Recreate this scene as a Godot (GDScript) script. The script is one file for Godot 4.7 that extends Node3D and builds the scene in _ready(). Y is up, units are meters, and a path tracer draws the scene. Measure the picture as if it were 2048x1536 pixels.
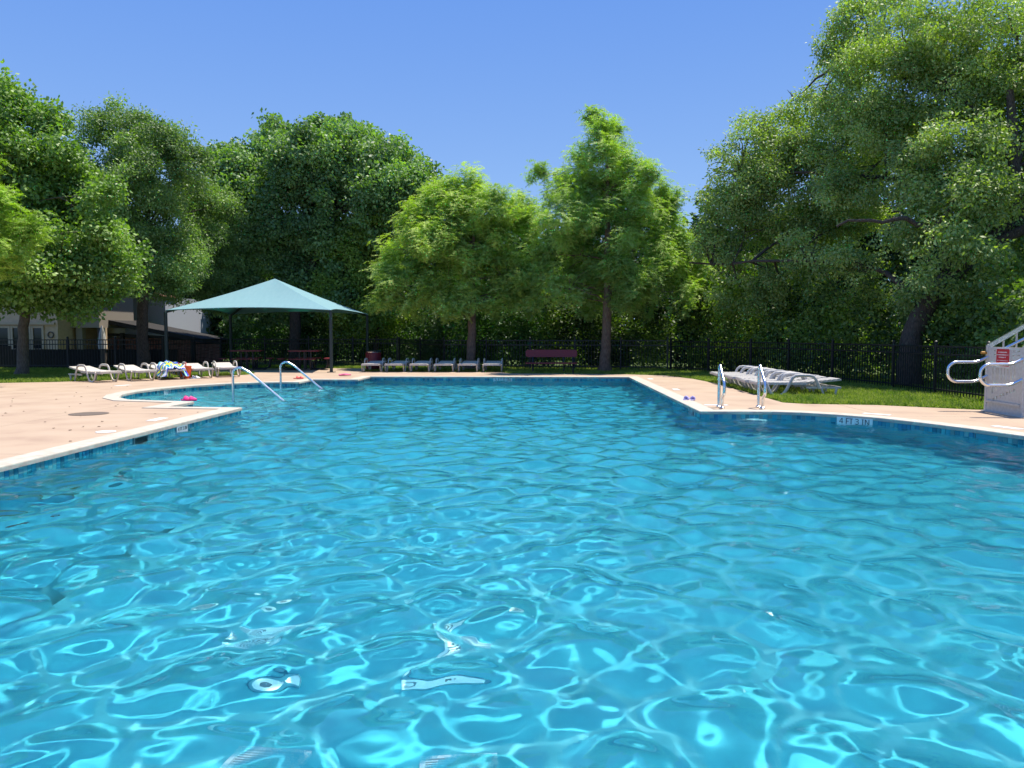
extends Node3D
# A neighbourhood swimming pool on a clear summer day.

const WATER_Y := -0.13
const TILE_L := 14.336
const TILE_N := 1024

var rng := RandomNumberGenerator.new()
var used := {}
var wave_h := PackedFloat32Array()
var wave_c := PackedFloat32Array()
var pool := PackedVector2Array()
var leaf := {}
var M := {}

const SLOPE := 0.34
const FOCUS := 1.3

# ---------------------------------------------------------------- mesh builder
class MB:
	var v := PackedVector3Array()
	var n := PackedVector3Array()
	var i := PackedInt32Array()
	func tri(a: Vector3, b: Vector3, c: Vector3) -> void:
		var m := (b - a).cross(c - a).normalized()
		var k := v.size()
		v.append(a); v.append(b); v.append(c)
		n.append(m); n.append(m); n.append(m)
		i.append(k); i.append(k + 2); i.append(k + 1)
	func quad(a: Vector3, b: Vector3, c: Vector3, d: Vector3) -> void:
		var m := (c - a).cross(d - b).normalized()
		var k := v.size()
		v.append(a); v.append(b); v.append(c); v.append(d)
		n.append(m); n.append(m); n.append(m); n.append(m)
		i.append(k); i.append(k + 2); i.append(k + 1)
		i.append(k); i.append(k + 3); i.append(k + 2)
	func box(c: Vector3, s: Vector3, b := Basis.IDENTITY) -> void:
		var h := s * 0.5
		var p := []
		for k in 8:
			p.append(c + b * Vector3(h.x if k & 1 else -h.x, h.y if k & 2 else -h.y, h.z if k & 4 else -h.z))
		quad(p[4], p[5], p[7], p[6]); quad(p[1], p[0], p[2], p[3])
		quad(p[5], p[1], p[3], p[7]); quad(p[0], p[4], p[6], p[2])
		quad(p[6], p[7], p[3], p[2]); quad(p[0], p[1], p[5], p[4])
	# box with chamfered long edges: octagon-like section in xy, extruded along z
	func cbox(c: Vector3, s: Vector3, ch: float, b := Basis.IDENTITY) -> void:
		var x := s.x * 0.5
		var y := s.y * 0.5
		var poly := PackedVector2Array([Vector2(-x + ch, -y), Vector2(x - ch, -y), Vector2(x, -y + ch), Vector2(x, y - ch), Vector2(x - ch, y), Vector2(-x + ch, y), Vector2(-x, y - ch), Vector2(-x, -y + ch)])
		prism(poly, s.z, c, b)
	# counter-clockwise polygon in xy, extruded along z, centred
	func prism(poly: PackedVector2Array, depth: float, c := Vector3.ZERO, b := Basis.IDENTITY) -> void:
		var h := depth * 0.5
		var m := poly.size()
		for k in m:
			var p := poly[k]
			var q := poly[(k + 1) % m]
			quad(c + b * Vector3(p.x, p.y, h), c + b * Vector3(p.x, p.y, -h), c + b * Vector3(q.x, q.y, -h), c + b * Vector3(q.x, q.y, h))
		var t := Geometry2D.triangulate_polygon(poly)
		for k in range(0, t.size(), 3):
			var a := poly[t[k]]
			var d := poly[t[k + 1]]
			var e := poly[t[k + 2]]
			if (d - a).cross(e - a) < 0.0:
				var w := d
				d = e
				e = w
			tri(c + b * Vector3(a.x, a.y, h), c + b * Vector3(d.x, d.y, h), c + b * Vector3(e.x, e.y, h))
			tri(c + b * Vector3(a.x, a.y, -h), c + b * Vector3(e.x, e.y, -h), c + b * Vector3(d.x, d.y, -h))
	# a round or flattened bar along a path; r holds one radius per point or one for all; fy flattens the section
	func tube(p: Array, r: Array, sides := 8, caps := true, up := Vector3.UP, fy := 1.0) -> void:
		var m := p.size()
		var k0 := v.size()
		var x := Vector3.ZERO
		for k in m:
			var t: Vector3 = (p[mini(k + 1, m - 1)] - p[maxi(k - 1, 0)]).normalized()
			if k == 0:
				x = up.cross(t)
				if x.length() < 0.05:
					x = Vector3.RIGHT.cross(t)
				if x.length() < 0.05:
					x = Vector3.FORWARD.cross(t)
			x = (x - t * x.dot(t)).normalized()
			var y := t.cross(x)
			var rad: float = r[k] if r.size() == m else r[0]
			for s in sides:
				var a := TAU * s / sides
				var d := x * cos(a) + y * sin(a) * fy
				v.append(p[k] + d * rad)
				n.append((x * cos(a) + y * sin(a) / maxf(fy, 0.05)).normalized())
			if k:
				for s in sides:
					var a0 := k0 + (k - 1) * sides + s
					var a1 := k0 + (k - 1) * sides + (s + 1) % sides
					i.append(a0); i.append(a0 + sides); i.append(a1)
					i.append(a1); i.append(a0 + sides); i.append(a1 + sides)
		if caps:
			for e in [0, m - 1]:
				var base: int = k0 + e * sides
				var nn: Vector3 = (p[0] - p[1]).normalized() if e == 0 else (p[m - 1] - p[m - 2]).normalized()
				var c0 := v.size()
				for s in sides:
					v.append(v[base + s]); n.append(nn)
				for s in range(1, sides - 1):
					i.append(c0)
					if e == 0:
						i.append(c0 + s); i.append(c0 + s + 1)
					else:
						i.append(c0 + s + 1); i.append(c0 + s)
	# profile of (radius, height) points turned about y
	func lathe(prof: Array, sides := 16, c := Vector3.ZERO) -> void:
		for k in prof.size() - 1:
			var a: Vector2 = prof[k]
			var b: Vector2 = prof[k + 1]
			for s in sides:
				var t0 := TAU * s / sides
				var t1 := TAU * (s + 1) / sides
				var d0 := Vector3(cos(t0), 0, sin(t0))
				var d1 := Vector3(cos(t1), 0, sin(t1))
				quad(c + d0 * a.x + Vector3(0, a.y, 0), c + d0 * b.x + Vector3(0, b.y, 0), c + d1 * b.x + Vector3(0, b.y, 0), c + d1 * a.x + Vector3(0, a.y, 0))
	func mesh() -> ArrayMesh:
		var a := []
		a.resize(Mesh.ARRAY_MAX)
		a[Mesh.ARRAY_VERTEX] = v
		a[Mesh.ARRAY_NORMAL] = n
		a[Mesh.ARRAY_INDEX] = i
		var m := ArrayMesh.new()
		m.add_surface_from_arrays(Mesh.PRIMITIVE_TRIANGLES, a)
		return m

# ---------------------------------------------------------------- naming and tagging
func numbered(called: String) -> String:
	var k: int = used.get(called, 0)
	used[called] = k + 1
	return called if k == 0 else "%s_%03d" % [called, k]

func tag(o: Node, label: String, category := "", group := "", kind := "") -> void:
	if label: o.set_meta("label", label)
	if category: o.set_meta("category", category)
	if group: o.set_meta("group", group)
	if kind: o.set_meta("kind", kind)

func thing(called: String, label: String, category: String, at := Vector3.ZERO, turn := 0.0, group := "") -> Node3D:
	var o := Node3D.new()
	o.name = numbered(called)
	add_child(o, true)
	o.position = at
	o.rotation.y = turn
	tag(o, label, category, group)
	return o

func put(called: String, mesh: Mesh, m: Material, parent: Node = null) -> MeshInstance3D:
	var o := MeshInstance3D.new()
	o.mesh = mesh
	o.material_override = m
	o.cast_shadow = GeometryInstance3D.SHADOW_CASTING_SETTING_ON
	if parent == null:
		o.name = numbered(called)
		add_child(o, true)
	else:
		var key := str(parent.get_instance_id()) + called
		var k: int = used.get(key, 0)
		used[key] = k + 1
		o.name = called if k == 0 else "%s_%03d" % [called, k]
		parent.add_child(o, true)
	return o

func copy(o: Node3D, at: Vector3, turn: float, label: String) -> Node3D:
	var c: Node3D = o.duplicate()
	c.name = numbered(str(o.name))
	add_child(c, true)
	c.position = at
	c.rotation.y = turn
	c.set_meta("label", label)
	return c

func scatter(called: String, mesh: Mesh, m: Material, places: Array, tints: Array, parent: Node = null) -> MultiMeshInstance3D:
	var mm := MultiMesh.new()
	mm.transform_format = MultiMesh.TRANSFORM_3D
	mm.use_colors = tints.size() > 0
	mm.mesh = mesh
	mm.instance_count = places.size()
	for k in places.size():
		mm.set_instance_transform(k, places[k])
		if tints.size():
			mm.set_instance_color(k, tints[k])
	var o := MultiMeshInstance3D.new()
	o.multimesh = mm
	o.material_override = m
	if parent == null:
		o.name = numbered(called)
		add_child(o, true)
	else:
		o.name = called
		parent.add_child(o, true)
	return o

# ---------------------------------------------------------------- materials
func mat(lin: Color, rough := 0.7, metal := 0.0) -> StandardMaterial3D:
	var m := StandardMaterial3D.new()
	m.albedo_color = lin.linear_to_srgb()
	m.roughness = rough
	m.metallic = metal
	return m

func noise(freq: float, octaves := 4, sd := 1, kind := FastNoiseLite.TYPE_SIMPLEX_SMOOTH) -> FastNoiseLite:
	var f := FastNoiseLite.new()
	f.noise_type = kind
	f.frequency = freq
	f.fractal_octaves = octaves
	f.seed = sd
	return f

func noise_tex(f: FastNoiseLite, stops: Array, size := 512, as_normal := false, strength := 4.0) -> NoiseTexture2D:
	var t := NoiseTexture2D.new()
	t.width = size
	t.height = size
	t.seamless = true
	t.noise = f
	if as_normal:
		t.as_normal_map = true
		t.bump_strength = strength
	if stops.size():
		var g := Gradient.new()
		var o := PackedFloat32Array()
		var c := PackedColorArray()
		for s in stops:
			o.append(s[0])
			c.append((s[1] as Color).linear_to_srgb())
		g.offsets = o
		g.colors = c
		t.color_ramp = g
	return t

# a material whose tone wanders between linear colours, laid on in world space
func rough_mat(stops: Array, scale: float, freq := 0.02, rough := 0.85, bump := 0.0, sd := 1, bump_freq := 0.12, stretch := Vector3.ONE) -> StandardMaterial3D:
	var m := StandardMaterial3D.new()
	m.roughness = rough
	m.albedo_texture = noise_tex(noise(freq, 5, sd), stops)
	m.uv1_triplanar = true
	m.uv1_world_triplanar = true
	m.uv1_scale = Vector3.ONE / scale * stretch
	if bump > 0.0:
		m.heightmap_enabled = true
		m.heightmap_texture = noise_tex(noise(bump_freq, 4, sd + 5), [])
		m.heightmap_scale = bump
	return m

func col(r: float, g: float, b: float) -> Color:
	return Color(r, g, b)

# ---------------------------------------------------------------- the waves on the pool
func make_waves() -> void:
	var n := TILE_N
	wave_h.resize(n * n)
	wave_h.fill(0.0)
	var r := RandomNumberGenerator.new()
	r.seed = 41
	var cj := PackedFloat32Array()
	var sj := PackedFloat32Array()
	cj.resize(n)
	sj.resize(n)
	for c in 46:
		var lam := 0.29 * pow(3.3, pow(r.randf(), 1.0))
		var ang := r.randf() * TAU
		var ki := roundi(TILE_L / lam * cos(ang))
		var kj := roundi(TILE_L / lam * sin(ang))
		var k := TAU / TILE_L * Vector2(ki, kj).length()
		var amp := SLOPE / maxf(k, 2.0) / sqrt(46.0) * (0.6 + 0.8 * r.randf())
		var ph := r.randf() * TAU
		for j in n:
			cj[j] = amp * cos(TAU * ki * j / n + ph)
			sj[j] = amp * sin(TAU * ki * j / n + ph)
		for row in n:
			var a := TAU * kj * row / n
			var ca := cos(a)
			var sa := sin(a)
			var o := row * n
			for j in n:
				wave_h[o + j] += cj[j] * ca - sj[j] * sa
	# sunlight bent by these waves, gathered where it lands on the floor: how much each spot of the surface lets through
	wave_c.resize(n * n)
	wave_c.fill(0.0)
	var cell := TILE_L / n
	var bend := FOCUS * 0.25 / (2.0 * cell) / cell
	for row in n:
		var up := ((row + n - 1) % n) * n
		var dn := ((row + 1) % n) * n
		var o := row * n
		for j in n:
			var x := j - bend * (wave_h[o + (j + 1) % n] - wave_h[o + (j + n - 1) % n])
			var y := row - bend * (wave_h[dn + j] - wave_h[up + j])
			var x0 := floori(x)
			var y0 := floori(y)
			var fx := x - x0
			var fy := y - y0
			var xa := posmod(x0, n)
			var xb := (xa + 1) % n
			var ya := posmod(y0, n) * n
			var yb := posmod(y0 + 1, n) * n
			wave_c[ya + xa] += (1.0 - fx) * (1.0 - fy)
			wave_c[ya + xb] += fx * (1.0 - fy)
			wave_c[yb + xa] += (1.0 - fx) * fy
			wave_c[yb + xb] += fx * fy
	# smooth out the dotting left by the grid of rays
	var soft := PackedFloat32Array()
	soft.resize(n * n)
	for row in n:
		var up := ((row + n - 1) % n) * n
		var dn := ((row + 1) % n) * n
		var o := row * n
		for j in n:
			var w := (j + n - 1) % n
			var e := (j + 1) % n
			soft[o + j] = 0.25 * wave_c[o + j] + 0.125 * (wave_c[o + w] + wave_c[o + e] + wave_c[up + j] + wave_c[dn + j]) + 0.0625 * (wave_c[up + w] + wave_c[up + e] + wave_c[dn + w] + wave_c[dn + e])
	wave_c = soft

func wave_at(a: PackedFloat32Array, x: float, z: float) -> float:
	var n := TILE_N
	var u := x / TILE_L * n
	var w := z / TILE_L * n
	var x0 := floori(u)
	var y0 := floori(w)
	var fx := u - x0
	var fy := w - y0
	var xa := posmod(x0, n)
	var xb := (xa + 1) % n
	var ya := posmod(y0, n) * n
	var yb := posmod(y0 + 1, n) * n
	return (a[ya + xa] * (1.0 - fx) + a[ya + xb] * fx) * (1.0 - fy) + (a[yb + xa] * (1.0 - fx) + a[yb + xb] * fx) * fy

# ---------------------------------------------------------------- the scene
func _ready() -> void:
	var cam := Camera3D.new()
	cam.name = "camera"
	cam.fov = 51.56
	cam.near = 0.05
	cam.far = 900
	add_child(cam)
	cam.position = Vector3(0, 1.4, 0)
	cam.rotation_degrees = Vector3(-3.6, 2.09, 0)
	cam.current = true
	var env := Environment.new()
	env.background_mode = Environment.BG_SKY
	env.tonemap_mode = Environment.TONE_MAPPER_LINEAR
	env.tonemap_exposure = 1.5
	env.sdfgi_enabled = true
	env.ssao_enabled = true
	env.ssil_enabled = true
	var sm := ProceduralSkyMaterial.new()
	sm.sky_top_color = Color(0.285, 0.465, 0.765)
	sm.sky_horizon_color = Color(0.60, 0.73, 0.85)
	sm.sky_curve = 0.16
	sm.ground_bottom_color = Color(0.26, 0.28, 0.24)
	sm.ground_horizon_color = Color(0.40, 0.45, 0.43)
	var sky := Sky.new()
	sky.sky_material = sm
	env.sky = sky
	var we := WorldEnvironment.new()
	we.name = "world"
	we.environment = env
	add_child(we)
	var sun := DirectionalLight3D.new()
	sun.name = "sun"
	sun.light_energy = 1.6
	sun.light_color = Color(1.0, 0.97, 0.92)
	sun.light_angular_distance = 0.5
	sun.shadow_enabled = true
	add_child(sun)
	sun.look_at_from_position(Vector3(0.25, 0.93, -0.17), Vector3.ZERO)
	rng.seed = 11
	make_materials()
	make_leaves()
	make_pool_outline()
	make_waves()
	make_basin()
	make_water()
	make_deck()
	make_ground()
	make_houses()
	make_fences()
	make_trees()
	make_pool_fittings()
	make_canopy()
	make_tables()
	make_loungers()
	make_ramp()
	make_small_things()

func make_materials() -> void:
	M.deck = rough_mat([[0.0, col(0.332, 0.233, 0.162)], [0.30, col(0.389, 0.280, 0.195)], [0.45, col(0.408, 0.299, 0.207)], [0.62, col(0.418, 0.309, 0.215)], [1.0, col(0.437, 0.332, 0.237)]], 9.0, 0.014, 0.85, 0.25, 3, 0.35)
	M.coping = rough_mat([[0.0, col(0.391, 0.337, 0.270)], [0.45, col(0.472, 0.425, 0.343)], [1.0, col(0.519, 0.479, 0.405)]], 3.0, 0.03, 0.8, 0.12, 7, 0.4)
	M.plaster = rough_mat([[0.0, col(0.045, 0.30, 0.375)], [0.5, col(0.055, 0.34, 0.425)], [1.0, col(0.065, 0.375, 0.465)]], 4.0, 0.02, 0.7, 0.0, 12)
	M.wading = rough_mat([[0.0, col(0.13, 0.37, 0.42)], [1.0, col(0.18, 0.43, 0.47)]], 4.0, 0.02, 0.7, 0.0, 13)
	M.grout = mat(col(0.10, 0.22, 0.24), 0.7)
	M.trim = mat(col(0.01, 0.05, 0.16), 0.3)
	M.tiles = []
	for c in [col(0.030, 0.255, 0.330), col(0.018, 0.150, 0.210), col(0.053, 0.345, 0.405), col(0.105, 0.255, 0.270), col(0.018, 0.195, 0.315), col(0.135, 0.375, 0.390), col(0.030, 0.300, 0.375)]:
		M.tiles.append(mat(c, 0.22))
	M.steel = mat(col(0.74, 0.75, 0.77), 0.24, 1.0)
	M.aluminium = rough_mat([[0.0, col(0.54, 0.51, 0.46)], [1.0, col(0.68, 0.65, 0.60)]], 1.2, 0.03, 0.5, 0.0, 17)
	M.aluminium.metallic = 0.1
	M.resin = rough_mat([[0.0, col(0.426, 0.377, 0.320)], [0.5, col(0.541, 0.492, 0.426)], [1.0, col(0.607, 0.566, 0.500)]], 1.5, 0.03, 0.45, 0.0, 19)
	M.white_resin = rough_mat([[0.0, col(0.40, 0.38, 0.355)], [0.5, col(0.50, 0.48, 0.45)], [1.0, col(0.58, 0.56, 0.52)]], 1.5, 0.03, 0.45, 0.0, 20)
	M.drain = mat(col(0.80, 0.84, 0.84), 0.5)
	M.white = mat(col(0.80, 0.80, 0.77), 0.4)
	M.black = mat(col(0.012, 0.012, 0.013), 0.4)
	M.ink = mat(col(0.01, 0.01, 0.012), 0.5)
	M.fence = mat(col(0.010, 0.011, 0.012), 0.5)
	M.red = rough_mat([[0.0, col(0.13, 0.007, 0.014)], [1.0, col(0.20, 0.014, 0.024)]], 0.8, 0.03, 0.5, 0.0, 23)
	M.pole = mat(col(0.02, 0.035, 0.035), 0.5)
	M.canopy = rough_mat([[0.0, col(0.165, 0.32, 0.355)], [0.5, col(0.18, 0.335, 0.37)], [1.0, col(0.20, 0.355, 0.39)]], 2.2, 0.02, 0.85, 0.0, 29, 0.1, Vector3(1.6, 0.3, 0.5))
	M.canopy.backlight_enabled = true
	M.canopy.backlight = Color(0.05, 0.42, 0.34)
	M.bark = rough_mat([[0.0, col(0.030, 0.021, 0.015)], [0.5, col(0.090, 0.066, 0.051)], [1.0, col(0.162, 0.129, 0.102)]], 1.6, 0.035, 0.95, 2.5, 31, 0.06, Vector3(2.6, 0.5, 2.6))
	M.pale_bark = rough_mat([[0.0, col(0.08, 0.06, 0.045)], [0.5, col(0.17, 0.135, 0.105)], [1.0, col(0.26, 0.21, 0.17)]], 1.6, 0.035, 0.95, 2.0, 32, 0.06, Vector3(2.6, 0.5, 2.6))
	M.red_bark = rough_mat([[0.0, col(0.09, 0.05, 0.035)], [0.5, col(0.22, 0.14, 0.10)], [1.0, col(0.36, 0.25, 0.19)]], 1.4, 0.035, 0.95, 2.5, 33, 0.06, Vector3(3.0, 0.4, 3.0))
	M.soil = rough_mat([[0.0, col(0.028, 0.045, 0.010)], [0.5, col(0.055, 0.095, 0.018)], [1.0, col(0.11, 0.14, 0.03)]], 5.0, 0.03, 1.0, 2.0, 37, 0.2)
	M.leaf = StandardMaterial3D.new()
	M.leaf.vertex_color_use_as_albedo = true
	M.leaf.roughness = 0.5
	M.leaf.backlight_enabled = true
	M.leaf.backlight = Color(0.80, 0.92, 0.30)
	M.needle = M.leaf.duplicate()
	M.needle.roughness = 0.75
	M.stucco = rough_mat([[0.0, col(0.56, 0.41, 0.26)], [1.0, col(0.66, 0.49, 0.32)]], 3.0, 0.02, 0.9, 0.2, 41, 0.3)
	M.stucco_dark = mat(col(0.30, 0.26, 0.21), 0.9)
	M.trimwood = mat(col(0.52, 0.40, 0.26), 0.7)
	M.marker = mat(col(0.55, 0.62, 0.62), 0.4)  # white tile greyed: its shade is put into the colour
	M.siding = mat(col(0.42, 0.44, 0.50), 0.8)
	M.pane = mat(col(0.012, 0.018, 0.02), 0.06)
	M.dark_wood = rough_mat([[0.0, col(0.010, 0.009, 0.008)], [1.0, col(0.035, 0.030, 0.025)]], 1.5, 0.03, 0.9, 0.6, 43, 0.1, Vector3(4, 0.4, 4))
	M.grey_wood = mat(col(0.16, 0.13, 0.10), 0.9)
	M.brick = rough_mat([[0.0, col(0.16, 0.06, 0.045)], [1.0, col(0.34, 0.15, 0.11)]], 1.0, 0.05, 0.9, 0.0, 47)
	M.mortar = mat(col(0.34, 0.31, 0.28), 0.95)
	M.roof_tile = rough_mat([[0.0, col(0.120, 0.045, 0.025)], [1.0, col(0.200, 0.095, 0.060)]], 1.0, 0.05, 0.9, 0.0, 48)
	M.cloth = rough_mat([[0.0, col(0.52, 0.50, 0.47)], [1.0, col(0.66, 0.64, 0.60)]], 0.8, 0.03, 0.95, 0.0, 49)
	M.pink = mat(col(0.75, 0.02, 0.20), 0.5)

# ---------------------------------------------------------------- leaf shapes
func make_leaves() -> void:
	leaf.oak = leaf_cluster(36, 0.35, 0.125, 0.060, 3)
	leaf.broad = leaf_cluster(28, 0.37, 0.165, 0.105, 4)
	leaf.maple = leaf_cluster(36, 0.37, 0.13, 0.10, 5)
	leaf.feather = frond_cluster(6)
	var g := MB.new()
	var r := RandomNumberGenerator.new()
	r.seed = 8
	for k in 9:
		var a := r.randf() * TAU
		var root := Vector3(cos(a), 0, sin(a)) * r.randf() * 0.035
		var lean := Vector3(r.randf_range(-1, 1), 0, r.randf_range(-1, 1)) * 0.035
		var side := Vector3(sin(a), 0, -cos(a)) * 0.0045
		var h := r.randf_range(0.05, 0.10)
		var mid := root + Vector3(0, h * 0.6, 0) + lean * 0.4
		g.quad(root - side, root + side, mid + side * 0.8, mid - side * 0.8)
		g.tri(mid - side * 0.8, mid + side * 0.8, root + Vector3(0, h, 0) + lean)
	leaf.grass = g.mesh()

func leaf_cluster(count: int, spread: float, length: float, width: float, sd: int) -> ArrayMesh:
	var r := RandomNumberGenerator.new()
	r.seed = sd
	var g := MB.new()
	for k in count:
		var d := Vector3(r.randfn(), r.randfn() * 0.8, r.randfn()).normalized()
		var p := d * spread * pow(r.randf(), 0.5)
		var t := (d + Vector3(r.randfn(), r.randfn() - 0.5, r.randfn()) * 0.8).normalized()
		var up := (Vector3.UP + Vector3(r.randfn(), r.randfn(), r.randfn()) * 0.8 + d * 0.4).normalized()
		var x := t.cross(up).normalized()
		var nn := x.cross(t)
		var s := r.randf_range(0.75, 1.2)
		var l := length * s
		var w := width * s * 0.5
		var a := p
		var c := p + t * l - nn * l * 0.12
		var m := p + t * l * 0.45 + nn * l * 0.05
		g.tri(a, m + x * w - nn * w * 0.3, c)
		g.tri(a, c, m - x * w - nn * w * 0.3)
	return g.mesh()

func frond_cluster(sd: int) -> ArrayMesh:
	var r := RandomNumberGenerator.new()
	r.seed = sd
	var g := MB.new()
	for k in 7:
		var a := TAU * k / 7.0 + r.randf()
		var out := Vector3(cos(a), r.randf_range(-0.35, 0.5), sin(a)).normalized()
		var at := Vector3(r.randfn(), r.randfn(), r.randfn()) * 0.10
		var length := r.randf_range(0.24, 0.42)
		for s in 11:
			var f := (s + 0.5) / 11.0
			var p := at + out * length * f + Vector3(0, -0.07 * f * f, 0)
			var t := (out + Vector3(0, -0.25 * f, 0)).normalized()
			var side := t.cross(Vector3.UP).normalized()
			for q in [-1.0, 1.0]:
				var d: Vector3 = (side * q + t * 0.7 + Vector3(0, -0.10, 0) + Vector3(r.randfn(), r.randfn(), r.randfn()) * 0.45).normalized()
				var l := 0.13 * (1.0 - 0.45 * f) * r.randf_range(0.8, 1.2)
				g.tri(p - t * 0.014, p + t * 0.014, p + d * l)
	return g.mesh()

# ---------------------------------------------------------------- pool
func make_pool_outline() -> void:
	pool = PackedVector2Array([
		Vector2(-5.66, -0.9), Vector2(-5.66, -14.82), Vector2(-7.2, -14.98), Vector2(-7.15, -16.1), Vector2(-8.75, -16.55), Vector2(-9.3, -17.15), Vector2(-9.66, -17.95), Vector2(-9.83, -18.9),
		Vector2(-9.74, -20.0), Vector2(-9.42, -21.1), Vector2(-8.87, -22.0), Vector2(-8.15, -22.58), Vector2(-7.45, -22.8), Vector2(-7.0, -22.75), Vector2(-7.0, -24.15), Vector2(-5.6, -24.15), Vector2(-5.6, -25.88),
		Vector2(2.84, -25.9), Vector2(2.86, -14.4), Vector2(4.16, -14.4), Vector2(4.62, -14.25), Vector2(5.1, -13.92), Vector2(5.6, -13.4), Vector2(6.0, -12.65), Vector2(6.34, -11.85), Vector2(6.62, -11.0), Vector2(6.76, -10.1), Vector2(6.8, -9.0), Vector2(6.8, -0.9)])

# outward mitred offset of the outline, corner by corner
func offset_point(k: int, d: float) -> Vector2:
	var n := pool.size()
	var p := pool[k]
	var e0 := (p - pool[(k + n - 1) % n]).normalized()
	var e1 := (pool[(k + 1) % n] - p).normalized()
	var n0 := Vector2(e0.y, -e0.x)
	var n1 := Vector2(e1.y, -e1.x)
	var m := (n0 + n1).normalized()
	return p + m * d / maxf(m.dot(n0), 0.35)

func v3(p: Vector2, y: float) -> Vector3:
	return Vector3(p.x, y, p.y)

func make_basin() -> void:
	var n := pool.size()
	# floor: nearly flat near the camera, a little deeper at the far end
	var f := MB.new()
	f.quad(Vector3(-5.6, -1.75, -0.5), Vector3(7.2, -1.75, -0.5), Vector3(7.2, -1.75, -8), Vector3(-5.6, -1.75, -8))
	f.quad(Vector3(-5.6, -1.75, -8), Vector3(7.2, -1.75, -8), Vector3(7.2, -1.46, -14), Vector3(-5.6, -1.46, -14))
	f.quad(Vector3(-5.6, -1.46, -14), Vector3(7.2, -1.46, -14), Vector3(7.2, -1.66, -26.2), Vector3(-5.6, -1.66, -26.2))
	var basin := put("pool_basin", f.mesh(), M.plaster)
	tag(basin, "blue plastered floor and walls of the swimming pool", "", "", "structure")
	var w := MB.new()
	for k in n:
		var a := offset_point(k, 0.026)
		var b := offset_point((k + 1) % n, 0.026)
		w.quad(v3(a, -1.80), v3(b, -1.80), v3(b, -0.05), v3(a, -0.05))
	put("wall", w.mesh(), M.plaster, basin)
	var s := MB.new()
	s.box(Vector3(-8.7, -1.0, -19.6), Vector3(3.6, 1.1, 9.6))
	put("wading_floor", s.mesh(), M.wading, basin)
	for k in 3:
		var st := MB.new()
		st.box(Vector3(-6.65 + 0.36 * k, -1.10 - 0.10 * k, -19.56), Vector3(0.50, 0.84 - 0.16 * k, 9.5))
		var o := put("step", st.mesh(), M.wading, basin)
		var tr := MB.new()
		tr.box(Vector3(-6.425 + 0.36 * k, -0.676 - 0.18 * k, -19.56), Vector3(0.055, 0.008, 9.5))
		put("nosing_strip", tr.mesh(), M.trim, o)
	var tr2 := MB.new()
	tr2.box(Vector3(-6.93, -0.447, -19.56), Vector3(0.055, 0.008, 9.5))
	put("nosing_strip", tr2.mesh(), M.trim, basin)
	# waterline tiles: the nearest 300 of the upper row one by one, the rest joined by tone
	var t := MB.new()
	t.box(Vector3.ZERO, Vector3(0.070, 0.072, 0.010))
	var tile := t.mesh()
	var spots := []
	for row in 2:
		for k in n:
			var a := offset_point(k, 0.022)
			var b := offset_point((k + 1) % n, 0.022)
			var count := int(a.distance_to(b) / 0.0755)
			for c in count:
				var p := a.lerp(b, (c + 0.5) / count)
				var skip := false
				if row == 0:
					for gap in [[5.35, -13.66, 0.34], [-1.25, -25.9, 0.32], [-5.66, -12.3, 0.20], [6.42, -11.65, 0.22], [-5.66, -11.0, 0.2], [2.86, -15.2, 0.31], [-9.66, -20.3, 0.20]]:
						if p.distance_to(Vector2(gap[0], gap[1])) < gap[2]:
							skip = true
				if not skip:
					spots.append([p, -0.085 - 0.0755 * row, -(b - a).angle(), row, Vector2(p.x, p.y).length()])
	spots.sort_custom(func(x, y): return x[3] < y[3] if x[3] != y[3] else x[4] < y[4])
	rng.seed = 21
	var rest := []
	for k in M.tiles.size():
		rest.append([])
	for k in spots.size():
		var s0 = spots[k]
		var xf := Transform3D(Basis(Vector3.UP, s0[2]), v3(s0[0], s0[1]))
		var tone := mini(int(pow(rng.randf(), 0.8) * M.tiles.size()), M.tiles.size() - 1)
		if k < 300:
			var o := put("tile", tile, M.tiles[tone], basin)
			o.transform = xf
		else:
			rest[tone].append(xf)
	var all := []
	var tones := []
	for k in rest.size():
		for x in rest[k]:
			all.append(x)
			tones.append((M.tiles[k].albedo_color as Color).srgb_to_linear())
	var tm := mat(col(1, 1, 1), 0.22)
	tm.vertex_color_use_as_albedo = true
	var o2 := scatter("waterline_tiles", tile, tm, all, tones, basin)
	o2.set_meta("kind", "stuff")

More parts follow.
